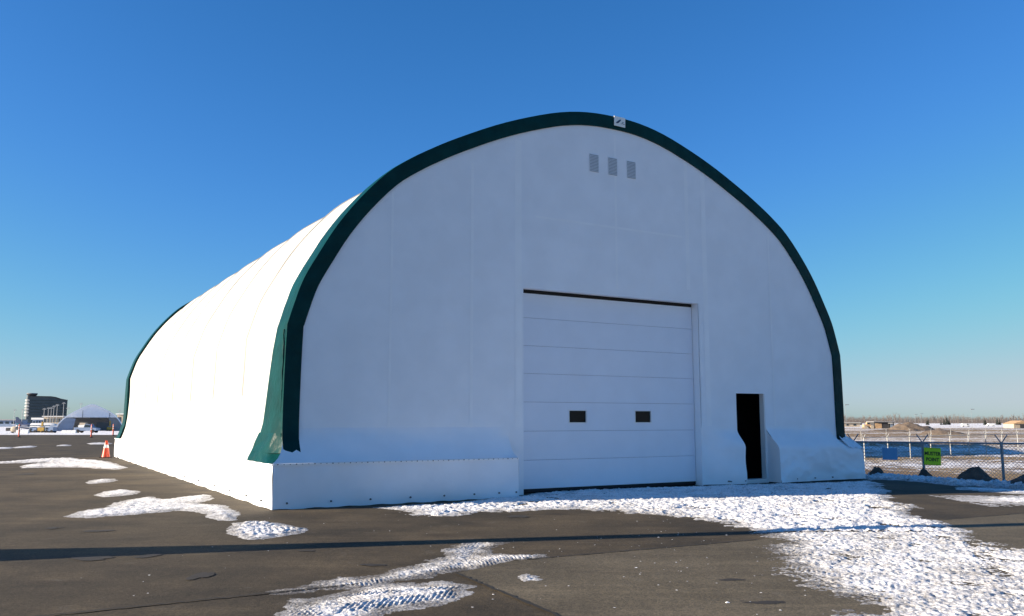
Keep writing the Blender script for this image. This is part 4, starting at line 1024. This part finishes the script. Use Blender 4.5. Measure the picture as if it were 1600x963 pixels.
MB().box(-.9, .9, 0, 1.6, .5, 1.4).build('crate', M['whitepaint'], bx); MB().box(-.7, .6, .1, 1.4, 1.4, 1.9).build('crate', M['beige'], bx); MB().box(-1.1, 1.1, -.1, 1.7, .35, .5).build('bed', M['galv'], bx)
for xx in (-.6, .6): MB().tube((xx, -.1, .25), (xx, .1, .25), .25, .25, 8).build('wheel', M['black'], bx)

def pickup(label, px, d, mm, name='pickup_truck', cat='pickup truck', lm=3.9, rz=0):
    o = thing(name, label, cat, T_at(px, d), rz); h = lm / 2
    MB().prism([(-h, .4), (h, .4), (h, .85), (h - .9, .95), (h - 1.2, 1.5), (h - 2.1, 1.5), (h - 2.3, .95), (-h, .95)], -.75, .75).build('body', mm, o, bevel=.04)
    MB().prism([(h - 2.15, .98), (h - 1.0, .98), (h - 1.27, 1.42), (h - 2.0, 1.42)], -.77, -.74).build('window', M['tower_glass'], o)
    for xx in (-h + .7, h - .7):
        for sy in (-.7, .7): MB().tube((xx, sy - .1, .32), (xx, sy + .1, .32), .32, .32, 10).build('wheel', M['black'], o)
    MB().box(h - .02, h + .03, -.6, -.4, .6, .75).build('headlight', M['reflective'], o)
    return o
pickup('blue grey pickup truck parked before the arched shelter', 136, 150, M['bluegrey'])
def cart(label, p0, p1, d, y1, mm, canopy=None):
    px = (p0 + p1) / 2; x, y, g = T_at(px, d); wm = (p1 - p0) * d / 1338.8; h = Z(y1, d) - g
    o = thing('service_cart', label, 'service cart', (x, y, g))
    MB().box(-wm / 2, wm / 2, 0, 1.2, .3, h).build('body', mm, o, bevel=.05); MB().box(-wm / 2 + .1, -wm / 2 + .5, -.03, 0.02, h * .6, h * .9).build('window', M['tower_glass'], o)
    for xx in (-wm * .3, wm * .3):
        for sy in (.1, 1.1): MB().tube((xx, sy - .12, .26), (xx, sy + .12, .26), .26, .26, 10).build('wheel', M['black'], o)
    return o
cart('grey violet service cart with dark wheels left of the ochre lift', 45, 57, 148, 668.5, M['bluegrey'])
cart('blue grey service cart right of the ochre lift', 70, 83, 148, 667.5, M['bluegrey'])
def lift(label, px, d, y1, hmast):
    o = thing('mast_lift', label, 'mast lift', T_at(px, d)); g = Tz(*at(px, d))
    MB().box(-.55, .55, 0, 1.0, .2, .95).build('chassis', M['ochre'], o, bevel=.05); MB().box(-.13, .13, .3, .56, .95, hmast).build('mast', M['ochre'], o)
    MB().box(-.35, .35, .2, .7, .95, 1.15).build('platform', M['galv'], o)
    for xx in (-.35, .35):
        for sy in (0, 1.0): MB().tube((xx, sy - .1, .2), (xx, sy + .1, .2), .2, .2, 10).build('wheel', M['black'], o)
lift('ochre mast lift between two service carts', 63.5, 148, 661, 1.9); lift('ochre mast lift under the roof of the arched shelter', 170, 201, 656, 2.4)
def barrier(label, p0, p1, d):
    px = (p0 + p1) / 2; x, y, g = T_at(px, d); wm = (p1 - p0) * d / 1338.8
    o = thing('road_barrier', label, 'barrier', (x, y, g)); n = 3
    for k in range(n):
        a = -wm / 2 + wm * k / n
        MB().add([(a + .02, -.25, 0), (a + wm / n - .02, -.25, 0), (a + wm / n - .02, .25, 0), (a + .02, .25, 0), (a + .02, -.1, .45), (a + wm / n - .02, -.1, .45), (a + wm / n - .02, .1, .45), (a + .02, .1, .45)],
                 [(0, 3, 2, 1), (4, 5, 6, 7), (0, 1, 5, 4), (1, 2, 6, 5), (2, 3, 7, 6), (3, 0, 4, 7)]).build('barrier_block', M['whitepaint'], o)
barrier('low white road barrier behind the leftmost delineator', 26, 45, 118)
barrier('low white road barrier in front of the left foot of the arched shelter', 97, 119, 125)
tk = thing('storage_tank', 'rounded olive beige tank left of the white barrier', 'tank', T_at(22.5, 140))
MB().lathe([(.15, -.55), (.42, -.4), (.5, -.1), (.5, .35), (.42, .6), (.1, .7)], 14, 'X', (0, 0, .62)).build('vessel', M['beige'], tk, smooth=60)
for xx in (-.3, .35): MB().box(xx - .08, xx + .08, -.35, .35, 0, .3).build('saddle', M['galv'], tk)
van('dark van seen below the terminal pier at the far left', 17, 290, M['darkwall'], 2.6, 1.3)
